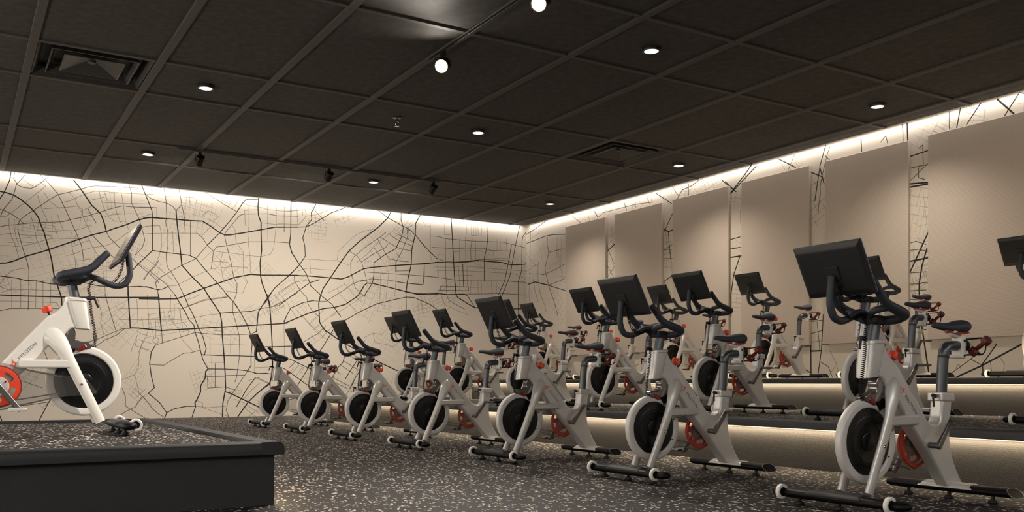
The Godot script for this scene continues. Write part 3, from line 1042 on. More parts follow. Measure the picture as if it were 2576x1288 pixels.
func build_room() -> void:
	var len_z := BACK_Z - WALL_Z
	var len_x := WALL_X - LEFT_X
	var mx := (WALL_X + LEFT_X) * 0.5
	var mz := (WALL_Z + BACK_Z) * 0.5
	structure("floor", box_mesh(Vector3(len_x + 0.4, 0.2, len_z + 0.4)), M.floor, Vector3(mx, -0.1, mz))
	# walls with hung map sheets
	var wb := structure("wall_end", box_mesh(Vector3(len_x + 0.4, TOP, 0.2)), M.plain_wall, Vector3(mx, TOP * 0.5, WALL_Z - 0.102))
	var wr := structure("wall_side", box_mesh(Vector3(0.2, TOP, len_z)), M.plain_wall, Vector3(WALL_X + 0.102, TOP * 0.5, mz))
	structure("wall_left", box_mesh(Vector3(0.2, TOP, len_z)), M.plain_wall, Vector3(LEFT_X - 0.1, TOP * 0.5, mz))
	structure("wall_rear", box_mesh(Vector3(len_x + 0.4, TOP, 0.2)), M.plain_wall, Vector3(mx, TOP * 0.5, BACK_Z + 0.1))
	var paper := Color(0.79, 0.75, 0.70)
	var calm := [[520, 120, 70], [900, 330, 75], [985, 160, 60], [110, 160, 45], [400, 110, 30]]
	for q in [[-420.0, 70.0, 0], [70.0, 590.0, 90], [590.0, 1095.5, 90]]:
		var m := plain(paper, 0.88)
		m.albedo_texture = map_sheet(END_WALL_ROADS, q[0], q[1], false, int(q[0]) + 900, calm, q[2] if q[2] else 60, 0 if q[2] else 60)
		part("wallpaper", sheet_mesh(Vector3(q[0] * 0.01, 0, WALL_Z), Vector3(q[1] * 0.01, 0, WALL_Z), 4.4, Vector3(0, 0, -0.002)), m, wb, Vector3(-mx, -TOP * 0.5, -WALL_Z + 0.102))
	var low_calm := []
	for k in 14:
		low_calm.append([480 + k * 95, 70, 62])
	for q in [[500.0, 1110.0], [1110.0, 1721.1]]:
		var m2 := plain(paper, 0.88)
		m2.albedo_texture = map_sheet(SIDE_WALL_ROADS, q[0], q[1], true, int(q[0]) + 77, low_calm, 90, 26)
		part("wallpaper", sheet_mesh(Vector3(WALL_X, 0, -q[1] * 0.01), Vector3(WALL_X, 0, -q[0] * 0.01), 4.4, Vector3(0.002, 0, 0)), m2, wr, Vector3(-WALL_X - 0.102, -TOP * 0.5, -mz))

	# ceiling: slab, hung tiles, runners and cross tees
	var c := structure("ceiling", box_mesh(Vector3(len_x + 0.4, 0.12, len_z + 0.4)), M.dark_wall, Vector3(mx, TOP + 0.06, mz))
	var lift := Vector3(-mx, -TOP - 0.06, -mz)
	var edge_x := WALL_X - 0.11
	var edge_z := WALL_Z + 0.11
	var zs := []
	for k in LONG:
		zs.append(row_z(k))
	zs.insert(0, BACK_Z)
	zs.append(edge_z)
	var xs := [LEFT_X]
	for i in range(-4, 9):
		xs.append(col_x(i))
	xs.append(edge_x)
	var meshes := {}
	for a in xs.size() - 1:
		for b in zs.size() - 1:
			if (a == 5 or a == 11) and b == 8:
				continue                      # vents sit here
			var sx: float = xs[a + 1] - xs[a]
			var sz: float = zs[b] - zs[b + 1]
			var key := "%.3f %.3f" % [sx, sz]
			if not meshes.has(key):
				meshes[key] = box_mesh(Vector3(sx - 0.006, 0.02, sz - 0.006))
			part("ceiling_tile", meshes[key], M.tile, c, lift + Vector3((xs[a] + xs[a + 1]) * 0.5, CEIL + 0.01, (zs[b] + zs[b + 1]) * 0.5))
	var run := box_mesh(Vector3(0.082, 0.030, BACK_Z - edge_z), 0.003)
	for i in range(-4, 9):
		part("ceiling_runner", run, M.tee, c, lift + Vector3(col_x(i), CEIL - 0.006, (BACK_Z + edge_z) * 0.5))
	var tee := box_mesh(Vector3(TILE - 0.082, 0.026, 0.056), 0.003)
	for i in range(-4, 8):
		for k in LONG:
			part("cross_tee", tee, M.tee, c, lift + Vector3(col_x(i) + TILE * 0.5, CEIL - 0.005, row_z(k)))
	var tee_end := box_mesh(Vector3(edge_x - col_x(8) - 0.041, 0.026, 0.056), 0.003)
	for k in LONG:
		part("cross_tee", tee_end, M.tee, c, lift + Vector3((edge_x + col_x(8) + 0.041) * 0.5, CEIL - 0.005, row_z(k)))

	# light coves along the two map walls
	var warm := Color(1.0, 0.985, 0.965)
	var cove := thing("cove_light", Vector3(mx, CEIL, edge_z))
	tag(cove, "long glowing LED cove strip along ceiling above the panel-free map wall", "cove light", "LED cove strips at the ceiling edge")
	part("profile", box_mesh(Vector3(len_x - 0.12, 0.05, 0.016)), M.trim, cove, Vector3(-0.06, 0.012, -0.008))
	part("led_lens", box_mesh(Vector3(len_x - 0.14, 0.006, 0.05)), M.led, cove, Vector3(-0.06, 0.012, -0.042))
	strip_light("cove_glow", cove, Vector3(-0.06, 0.005, -0.042), len_x - 0.2, true, Vector3(0, -1, -0.10), COVE_END, warm, 0.05)
	cove = thing("cove_light", Vector3(edge_x, CEIL, mz))
	tag(cove, "long glowing LED cove strip along ceiling above the acoustic panels", "cove light", "LED cove strips at the ceiling edge")
	part("profile", box_mesh(Vector3(0.016, 0.05, len_z - 0.12)), M.trim, cove, Vector3(0.008, 0.012, 0.06))
	part("led_lens", box_mesh(Vector3(0.05, 0.006, len_z - 0.14)), M.led, cove, Vector3(0.042, 0.012, 0.06))
	strip_light("cove_glow", cove, Vector3(0.042, 0.005, 0.06), len_z - 0.2, false, Vector3(0.10, -1, 0), COVE_SIDE, warm, 0.05)

	for q in [[Vector3(mx, CEIL, BACK_Z - 0.1), true, len_x, Vector3(0, -1, 0.1), 0.05], [Vector3(LEFT_X + 0.1, CEIL, mz), false, len_z, Vector3(-0.1, -1, 0), 0.05]]:  # added coves on the two unseen walls, soft fill for the bikes
		cove = thing("cove_light", q[0])
		tag(cove, "added fill-light LED cove strip along ceiling above the %s wall" % ["plain rear" if q[1] else "plain left"], "cove light", "LED cove strips at the ceiling edge")
		var long: float = q[2] - 0.3
		part("led_lens", box_mesh(Vector3(long, 0.006, 0.05) if q[1] else Vector3(0.05, 0.006, long)), M.led, cove, Vector3(0, -0.030, 0))
		strip_light("cove_glow", cove, Vector3(0, -0.036, 0), long, q[1], q[3], (ADDED_COVE_REAR if q[1] else ADDED_COVE_LEFT) * long / 15.0, warm, 0.05)

	var bar := thing("added_fill_bar", Vector3(LEFT_X + 0.03, 1.1, -8.0))  # added lamp out of view, brightens the side wall and bikes
	tag(bar, "long warm fill light bar added low along the plain left wall", "added fill light")
	part("fill_bar_housing", box_mesh(Vector3(0.05, 0.16, 14.1), 0.005), M.trim, bar)
	part("led_lens", box_mesh(Vector3(0.006, 0.12, 14.0)), M.led_low, bar, Vector3(0.028, 0, 0))
	strip_light("fill_bar_glow", bar, Vector3(0.036, 0, 0), 14.0, false, Vector3(1, 0, 0), FILL_BAR, Color(1.0, 0.945, 0.87), 0.12)

	# two tiers with overhanging nosings and light under each
	var tl := TIER_START - TIER_END
	var tz := (TIER_START + TIER_END) * 0.5
	for q in [["lower", T1_X, T1_Y, T2_X - 0.056, 0.298, 0.361], ["upper", T2_X, T2_Y, WALL_X - 0.002, 0.626, 0.687]]:
		var t := thing("seating_tier", Vector3(q[1], 0, tz))
		tag(t, "%s carpet-faced step with dark rounded nosing carrying a row of bikes" % q[0], "platform", "stepped tiers for the bikes")
		part("riser_block", box_mesh(Vector3(q[3] - q[1], q[2] - 0.02, tl)), M.riser, t, Vector3((q[3] - q[1]) * 0.5, (q[2] - 0.02) * 0.5, 0))
		part("tread", box_mesh(Vector3(q[3] - q[1] - 0.061, 0.022, tl - 0.05)), M.floor, t, Vector3((q[3] - q[1]) * 0.5 + 0.0305, q[2] - 0.011, 0))
		var s := Solid.new()
		var hgt: float = q[5] - q[4]
		s.plate(soft([[-0.052, 0, 0.006], [-0.052, hgt, 0.03], [0.062, hgt, 0.008], [0.062, hgt - 0.045, 0.0], [0.0, hgt - 0.045, 0.0], [0.0, 0.0, 0.0]]), -tl * 0.5 - 0.05, tl * 0.5)
		part("nosing", s.commit(), M.nosing, t, Vector3(0, q[4], 0))
		var s2 := Solid.new()
		s2.plate(soft([[-0.0, 0, 0.006], [0.0, hgt, 0.03], [-0.05, hgt, 0.03], [-0.05, 0, 0.0]]), 0, q[3] - q[1] - 0.01)
		var en := part("end_nosing", s2.commit(), M.nosing, t, Vector3(0.0, q[4], -tl * 0.5 - 0.002))
		en.rotation.y = PI / 2
		part("led_lens", box_mesh(Vector3(0.018, 0.005, tl - 0.1)), M.led_low, t, Vector3(-0.024, q[4] - 0.0035, 0))
		strip_light("step_glow", t, Vector3(-0.024, q[4] - 0.009, 0), tl - 0.1, false, Vector3(0.25, -1, 0), STEP, Color(1.0, 0.91, 0.77), 0.018)

	# added strip, hidden behind the upper step's lip, to brighten the wall behind
	var upper := get_node("seating_tier_001")
	part("base_strip", box_mesh(Vector3(0.0555, T1_Y, tl)), M.floor, upper, Vector3(-0.028, T1_Y * 0.5, 0))
	part("led_lens", box_mesh(Vector3(0.004, 0.016, tl - 0.2)), M.led_low, upper, Vector3(0.065, T2_Y + 0.013, 0))
	strip_light("added_lip_fill", upper, Vector3(0.070, T2_Y + 0.014, 0), tl - 0.2, false, Vector3(1, 0.3, 0), LIP_FILL, Color(1.0, 0.89, 0.72), 0.014)

	# instructor platform
	var p := thing("instructor_platform", Vector3(1.449, 0, -4.738))
	tag(p, "low dark platform with speckled rubber top carrying the white bike", "platform")
	var pw := 4.8
	var pd := 3.62
	part("platform_side", box_mesh(Vector3(pw, 0.292, pd)), M.stage_side, p, Vector3(-pw * 0.5, 0.146, -pd * 0.5))
	part("platform_top", box_mesh(Vector3(pw - 0.14, 0.020, pd - 0.14)), M.floor, p, Vector3(-pw * 0.5, 0.302, -pd * 0.5))
	var rail := soft([[0.042, 0, 0.004], [0.042, 0.040, 0.02], [0.030, 0.067, 0.02], [-0.075, 0.067, 0.004], [-0.075, 0.027, 0.0], [0.0, 0.027, 0.0], [0.0, 0, 0.0]])
	var sf := Solid.new()
	sf.plate(rail, -pd - 0.042, 0.042)
	part("edge_trim", sf.commit(), M.nosing, p, Vector3(0, 0.266, 0))
	for q in [[0.0, -PI / 2, 0.0], [-pd, PI / 2, -pw]]:
		var sg := Solid.new()
		sg.plate(rail, 0.0, pw)
		var o := part("edge_trim", sg.commit(), M.nosing, p, Vector3(q[2], 0.2655, q[0]))
		o.rotation.y = q[1]
	part("led_lens", box_mesh(Vector3(0.016, 0.005, pd - 0.1)), M.led_low, p, Vector3(0.020, 0.262, -pd * 0.5))
	strip_light("platform_glow", p, Vector3(0.020, 0.256, -pd * 0.5), pd - 0.1, false, Vector3(-0.2, -1, 0), STAGE, Color(1.0, 0.88, 0.72), 0.016)

	# acoustic panels on the side wall
	var ordinal := ["first", "second", "third", "fourth", "fifth", "sixth", "seventh", "eighth"]
	var cloth := box_mesh(Vector3(0.050, 2.676, 1.367), 0.006)
	for i in 8:
		var o2 := part("acoustic_panel", cloth, M.panel, null, Vector3(WALL_X - 0.0255, 2.536, -(4.504 - 0.197 - i * 0.4772) * U))
		tag(o2, "tall beige cloth acoustic panel, %s from the corner with the panel-free map wall" % ordinal[i], "wall panel", "acoustic panels on the side wall")

func build_ceiling_things() -> void:
	# recessed downlights
	var s := Solid.new()
	s.lathe([Vector2(0.075, 0.0), Vector2(0.092, -0.004), Vector2(0.098, 0.006), Vector2(0.098, 0.036), Vector2(0.075, 0.036)], 36, Vector3.ZERO, Basis(Vector3(1, 0, 0), -PI / 2), true)
	var ring := s.commit()
	s = Solid.new()
	s.lathe([Vector2(0, 0), Vector2(0.073, 0.0), Vector2(0.075, 0.003), Vector2(0.075, 0.02), Vector2(0, 0.02)], 36, Vector3.ZERO, Basis(Vector3(1, 0, 0), -PI / 2))
	var disc := s.commit()
	var rows := {6: "first", 3: "second", 0: "third"}
	var cols := {1: "farthest from", 4: "midway from", 7: "nearest to"}
	for k in rows:
		for i in cols:
			var d := thing("downlight", Vector3(col_x(i) + TILE * 0.5, CEIL - 0.034, row_z(k + 0.5)))
			tag(d, "round lit downlight in %s row from panel-free map wall, %s the acoustic panels" % [rows[k], cols[i]], "ceiling light", "round downlights in the ceiling")
			part("bezel", ring, M.fixture, d)
			part("led_lens", disc, M.lamp, d, Vector3(0, 0.003, 0))
			var l := SpotLight3D.new()
			l.name = "downlight_beam"
			d.add_child(l)
			l.position = Vector3(0, -0.006, 0)
			l.rotation.x = -PI / 2
			l.spot_angle = 66.0
			l.spot_angle_attenuation = 1.0
			l.spot_range = 40.0
			l.spot_attenuation = 2.0
			l.light_size = 0.07
			l.light_energy = DOWN
			l.light_color = Color(1.0, 0.95, 0.88)
			l.shadow_enabled = true
	# square vents
	for q in [[0, "beside the downlight farthest from the acoustic panels"], [6, "beside the downlight nearest to the acoustic panels"]]:
		var w := TILE - 0.10
		var v := thing("ceiling_vent", Vector3(col_x(q[0]) + TILE * 0.5, CEIL, row_z(3.5)))
		tag(v, "square dark four-way air vent in ceiling %s" % q[1], "vent", "square ceiling air vents")
		part("back_pan", box_mesh(Vector3(TILE - 0.03, 0.01, TILE - 0.03)), M.vent_dark, v, Vector3(0, 0.11, 0))
		var sizes := [[w * 0.5, 0.0, 0.055, 0.08], [w * 0.385, -0.004, 0.05, 0.085], [w * 0.27, -0.006, 0.27 * w - 0.06, 0.075]]
		for z in sizes.size():
			var r0: float = sizes[z][0]
			var y0: float = sizes[z][1]
			var inn: float = r0 - sizes[z][2]
			var y1: float = y0 + sizes[z][3]
			var sv := Solid.new()
			sv.smooth = 0.95
			var a := []
			for e in [[r0, y0], [r0 - 0.012, y0 - 0.002], [inn - 0.006, y1], [inn, y1 + 0.006]]:
				a.append(PackedVector3Array([Vector3(-e[0], e[1], -e[0]), Vector3(e[0], e[1], -e[0]), Vector3(e[0], e[1], e[0]), Vector3(-e[0], e[1], e[0])]))
			a.append(a[0])
			sv.rings(a, false)
			part("louver", sv.commit(), M.vent, v)
		part("centre_plate", box_mesh(Vector3(0.13, 0.008, 0.13)), M.vent, v, Vector3(0, 0.072, 0))
		var sc := Solid.new()
		sc.lathe([Vector2(0, -0.02), Vector2(0.036, -0.02), Vector2(0.042, -0.014), Vector2(0.042, 0.01), Vector2(0, 0.01)], 24, Vector3(0, 0.06, 0), Basis(Vector3(1, 0, 0), -PI / 2))
		part("centre_cap", sc.commit(), M.vent, v)
	# sprinkler
	var sp := thing("fire_sprinkler", Vector3(col_x(3) + TILE * 0.5, CEIL, row_z(3.5)))
	tag(sp, "small chrome fire sprinkler head hanging from a ceiling tile", "sprinkler")
	var down := Basis(Vector3(1, 0, 0), PI / 2)
	s = Solid.new()
	s.lathe([Vector2(0, 0), Vector2(0.042, 0), Vector2(0.044, 0.006), Vector2(0.030, 0.010), Vector2(0, 0.010)], 24, Vector3.ZERO, down)
	part("escutcheon", s.commit(), M.alloy, sp)
	sp.scale = Vector3.ONE * 1.35
	s = Solid.new()
	s.lathe([Vector2(0, 0.008), Vector2(0.013, 0.008), Vector2(0.013, 0.04), Vector2(0.009, 0.044), Vector2(0, 0.044)], 14, Vector3.ZERO, down)
	for x in [-1.0, 1.0]:
		s.round_tube(curve([Vector3(0.010 * x, -0.04, 0), Vector3(0.018 * x, -0.055, 0), Vector3(0.012 * x, -0.075, 0), Vector3(0, -0.085, 0)], 4), 0.003, 6)
	part("body", s.commit(), M.chrome, sp)
	s = Solid.new()
	s.lathe([Vector2(0, 0.084), Vector2(0.022, 0.084), Vector2(0.023, 0.088), Vector2(0, 0.088)], 20, Vector3.ZERO, down)
	part("deflector", s.commit(), M.chrome, sp)
	s = Solid.new()
	s.round_tube([Vector3(0, -0.046, 0), Vector3(0, -0.078, 0)], 0.005, 8)
	part("glass_bulb", s.commit(), M.brick, sp)

	# track rails
	var rail_z0 := row_z(-8.0) + 1.0
	var rail_z1 := -2.522 * U
	var r1 := part("track_rail", box_mesh(Vector3(0.034, 0.022, rail_z0 - rail_z1), 0.003), M.fixture, null, Vector3(col_x(3) - 0.02, CEIL - 0.037, (rail_z0 + rail_z1) * 0.5))
	tag(r1, "black lighting track running across ceiling with two lit spot heads", "light track", "black lighting tracks")
	var rz := row_z(6)
	var r2 := part("track_rail", box_mesh(Vector3(4.35, 0.018, 0.034), 0.003), M.tee, null, Vector3(2.85 + 2.175, CEIL - 0.0325, rz))
	tag(r2, "black lighting track parallel to map wall with three dark spot heads", "light track", "black lighting tracks")
	# lit heads aim at the instructor
	var aim := Vector3(0.2, 0.6, -3.4)
	track_head(Vector3(col_x(3) - 0.02, CEIL - 0.046, -2.44 * U), aim, true, "glowing track spot at the end of the black track", 0)
	track_head(Vector3(col_x(3) - 0.02, CEIL - 0.046, -1.905 * U), aim, true, "glowing track spot further along the black track", 1)
	track_head(Vector3(col_x(3) - 0.02, CEIL - 0.046, -1.2 * U), Vector3(0.72, 0.9, -6.35), true, "added track spot brightening the white instructor bike from the black track", 3)  # added head out of view, extra light on the instructor bike
	var which := ["farthest from", "midway from", "nearest to"]
	var us := [0.915, 1.495, 2.032]
	for i in 3:
		track_head(Vector3(us[i] * U, CEIL - 0.046, rz), Vector3(us[i] * U - 0.2, 1.5, WALL_Z), false, "black track spot aimed at map wall, %s the acoustic panels" % which[i], 2)

func track_head(at: Vector3, aim: Vector3, lit: bool, label: String, n: int) -> void:
	var h := thing("track_spotlight", at)
	if not lit:
		h.scale = Vector3.ONE * 0.85
	tag(h, label, "spotlight", "spot heads on the lighting tracks")
	part("adapter", box_mesh(Vector3(0.055, 0.05, 0.055), 0.005), M.fixture, h, Vector3(0, -0.025, 0))
	var drop := 0.13
	var flat := aim - at
	flat.y = 0
	var face := flat.normalized()
	var side := Vector3(0, 1, 0).cross(face)
	var s := Solid.new()
	for q in [-1.0, 1.0]:
		s.box(side * 0.080 * q + Vector3(0, -0.10, 0), Vector3(0.006, 0.11, 0.022), Basis(side, Vector3(0, 1, 0), face))
	s.box(Vector3(0, -0.052, 0), Vector3(0.166, 0.008, 0.022), Basis(side, Vector3(0, 1, 0), face))
	part("yoke", s.commit(), M.fixture, h)
	var pivot := Vector3(0, -drop, 0)
	var dir := (aim - (at + pivot)).normalized()
	var zx := Vector3(0, 1, 0).cross(dir).normalized()
	var bs := Basis(zx, dir.cross(zx), dir)
	s = Solid.new()
	s.lathe([Vector2(0.064, 0.085), Vector2(0.070, 0.092), Vector2(0.074, 0.088), Vector2(0.074, -0.055), Vector2(0.064, -0.070), Vector2(0.020, -0.072), Vector2(0.0, -0.072), Vector2(0.0, 0.076), Vector2(0.064, 0.076)], 28, pivot, bs, false)
	part("can", s.commit(), M.fixture, h)
	s = Solid.new()
	s.lathe([Vector2(0, 0.078), Vector2(0.064, 0.078), Vector2(0.064, 0.086), Vector2(0, 0.088)], 28, pivot, bs)
	part("led_lens", s.commit(), M.spot_lens if lit else M.spot_dim, h)
	var l := SpotLight3D.new()
	l.name = "spot_beam"
	h.add_child(l)
	l.transform = Transform3D(Basis(zx, -dir.cross(zx), -dir).orthonormalized() if false else Basis.looking_at(dir, Vector3.UP), pivot + dir * 0.098)
	l.spot_angle = 46.0 if lit else 60.0
	l.spot_angle_attenuation = 1.0
	l.spot_range = 40.0
	l.spot_attenuation = 2.0
	l.light_size = 0.06
	l.light_energy = ADDED_KEY if n == 3 else (SPOT if lit else WASH)
	if n == 3:
		l.spot_angle = 20.0
	if lit and n != 3:
		var spill := SpotLight3D.new()
		spill.name = "lens_spill"
		h.add_child(spill)
		spill.transform = l.transform
		spill.spot_angle = 86.0
		spill.spot_angle_attenuation = 0.6
		spill.spot_range = 40.0
		spill.spot_attenuation = 2.0
		spill.light_size = 0.06
		spill.light_energy = 0.5
		spill.light_color = Color(1.0, 0.96, 0.90)
		spill.shadow_enabled = true
	l.light_color = Color(1.0, 0.96, 0.90)
	l.shadow_enabled = true

func build_bikes() -> void:
	var proto := make_bike("spin_bike", M.silver)
	var dumb := dumbbell_mesh()
	var ordinal := ["first", "second", "third", "fourth", "fifth", "sixth", "seventh"]
	var used := false
	for row in [["floor-level", 1.09, 0.0, 0, 0.4818], ["lower-tier", 1.711, T1_Y, 0, 0.486], ["upper-tier", 2.442, T2_Y, 1, 0.4872]]:
		for i in range(row[3], 7):
			var bk: Node3D = proto
			if used:
				bk = proto.duplicate()
				bk.name = numbered("spin_bike")
				add_child(bk)
			used = true
			bk.position = Vector3(row[1] * U, row[2] + 0.001, -(0.8770 + row[4] * i) * U)
			var nth: String = ordinal[6 - i]
			tag(bk, "silver spin bike with black monitor, %s in the %s row from panel-free map wall" % [nth, row[0]], "exercise bike", "silver spin bikes of the class")
			for side in [1.0, -1.0]:
				var d := part("dumbbell", dumb, M.brick, null)
				d.transform = Transform3D(Basis(Vector3(0, 1, 0), -0.05) * Basis(Vector3(1, 0, 0), -0.62) * Basis(Vector3(0, 0, 1), PI / 6), bk.position + Vector3(1.100, 0.842, 0.070 if side > 0 else -0.070))
				tag(d, "red dumbbell, map-wall %s, behind saddle of %s %s bike from panel-free map wall" % ["side" if side < 0 else "far side", nth, row[0]], "dumbbell", "red dumbbells racked behind the saddles")
	var lead := make_bike("instructor_bike", M.white_paint)
	lead.position = Vector3(0.270 * U, 0.313, -1.83 * U)
	lead.rotation.y = PI
	tag(lead, "white spin bike facing the class on the low instructor platform", "exercise bike")

# light settings
const COVE_END := 4.8
const COVE_SIDE := 4.2
const ADDED_COVE_LEFT := 36.0
const ADDED_COVE_REAR := 36.0
const FILL_BAR := 32.0
const STEP := 9.0
const LIP_FILL := 6.0
const STAGE := 2.5
const DOWN := 7.0
const SPOT := 14.0
const ADDED_KEY := 34.0
const WASH := 7.5

func _ready() -> void:
	var cam := Camera3D.new()
	cam.name = "camera"
	add_child(cam)
	cam.position = Vector3(0, CAM_H, 0)
	cam.rotation.y = -0.551035
	cam.projection = Camera3D.PROJECTION_FRUSTUM
	cam.near = 0.05
	cam.far = 100.0
	cam.size = 0.05 * 1288.0 / 2300.9
	cam.frustum_offset = Vector2(0, 0.05 * (961.5 - 644.0) / 2300.9)
	cam.current = true
	var we := WorldEnvironment.new()
	we.name = "environment"
	var env := Environment.new()
	env.background_mode = Environment.BG_COLOR
	env.background_color = Color(0, 0, 0)
	env.tonemap_mode = Environment.TONE_MAPPER_LINEAR
	env.tonemap_exposure = 1.0
	env.sdfgi_enabled = true
	env.ssao_enabled = true
	env.ssil_enabled = true
	we.environment = env
	add_child(we)
	make_materials()
	M.led = glow(Color(1.0, 0.93, 0.84), 3.0)
	M.led_low = glow(Color(1.0, 0.88, 0.70), 2.0)
	M.lamp = glow(Color(1.0, 0.97, 0.92), 3.0)
	M.spot_lens = glow(Color(1.0, 0.90, 0.72), 5.0)
	M.spot_dim = glow(Color(1.0, 0.86, 0.62), 1.0)
	build_room()
	build_ceiling_things()
	build_bikes()

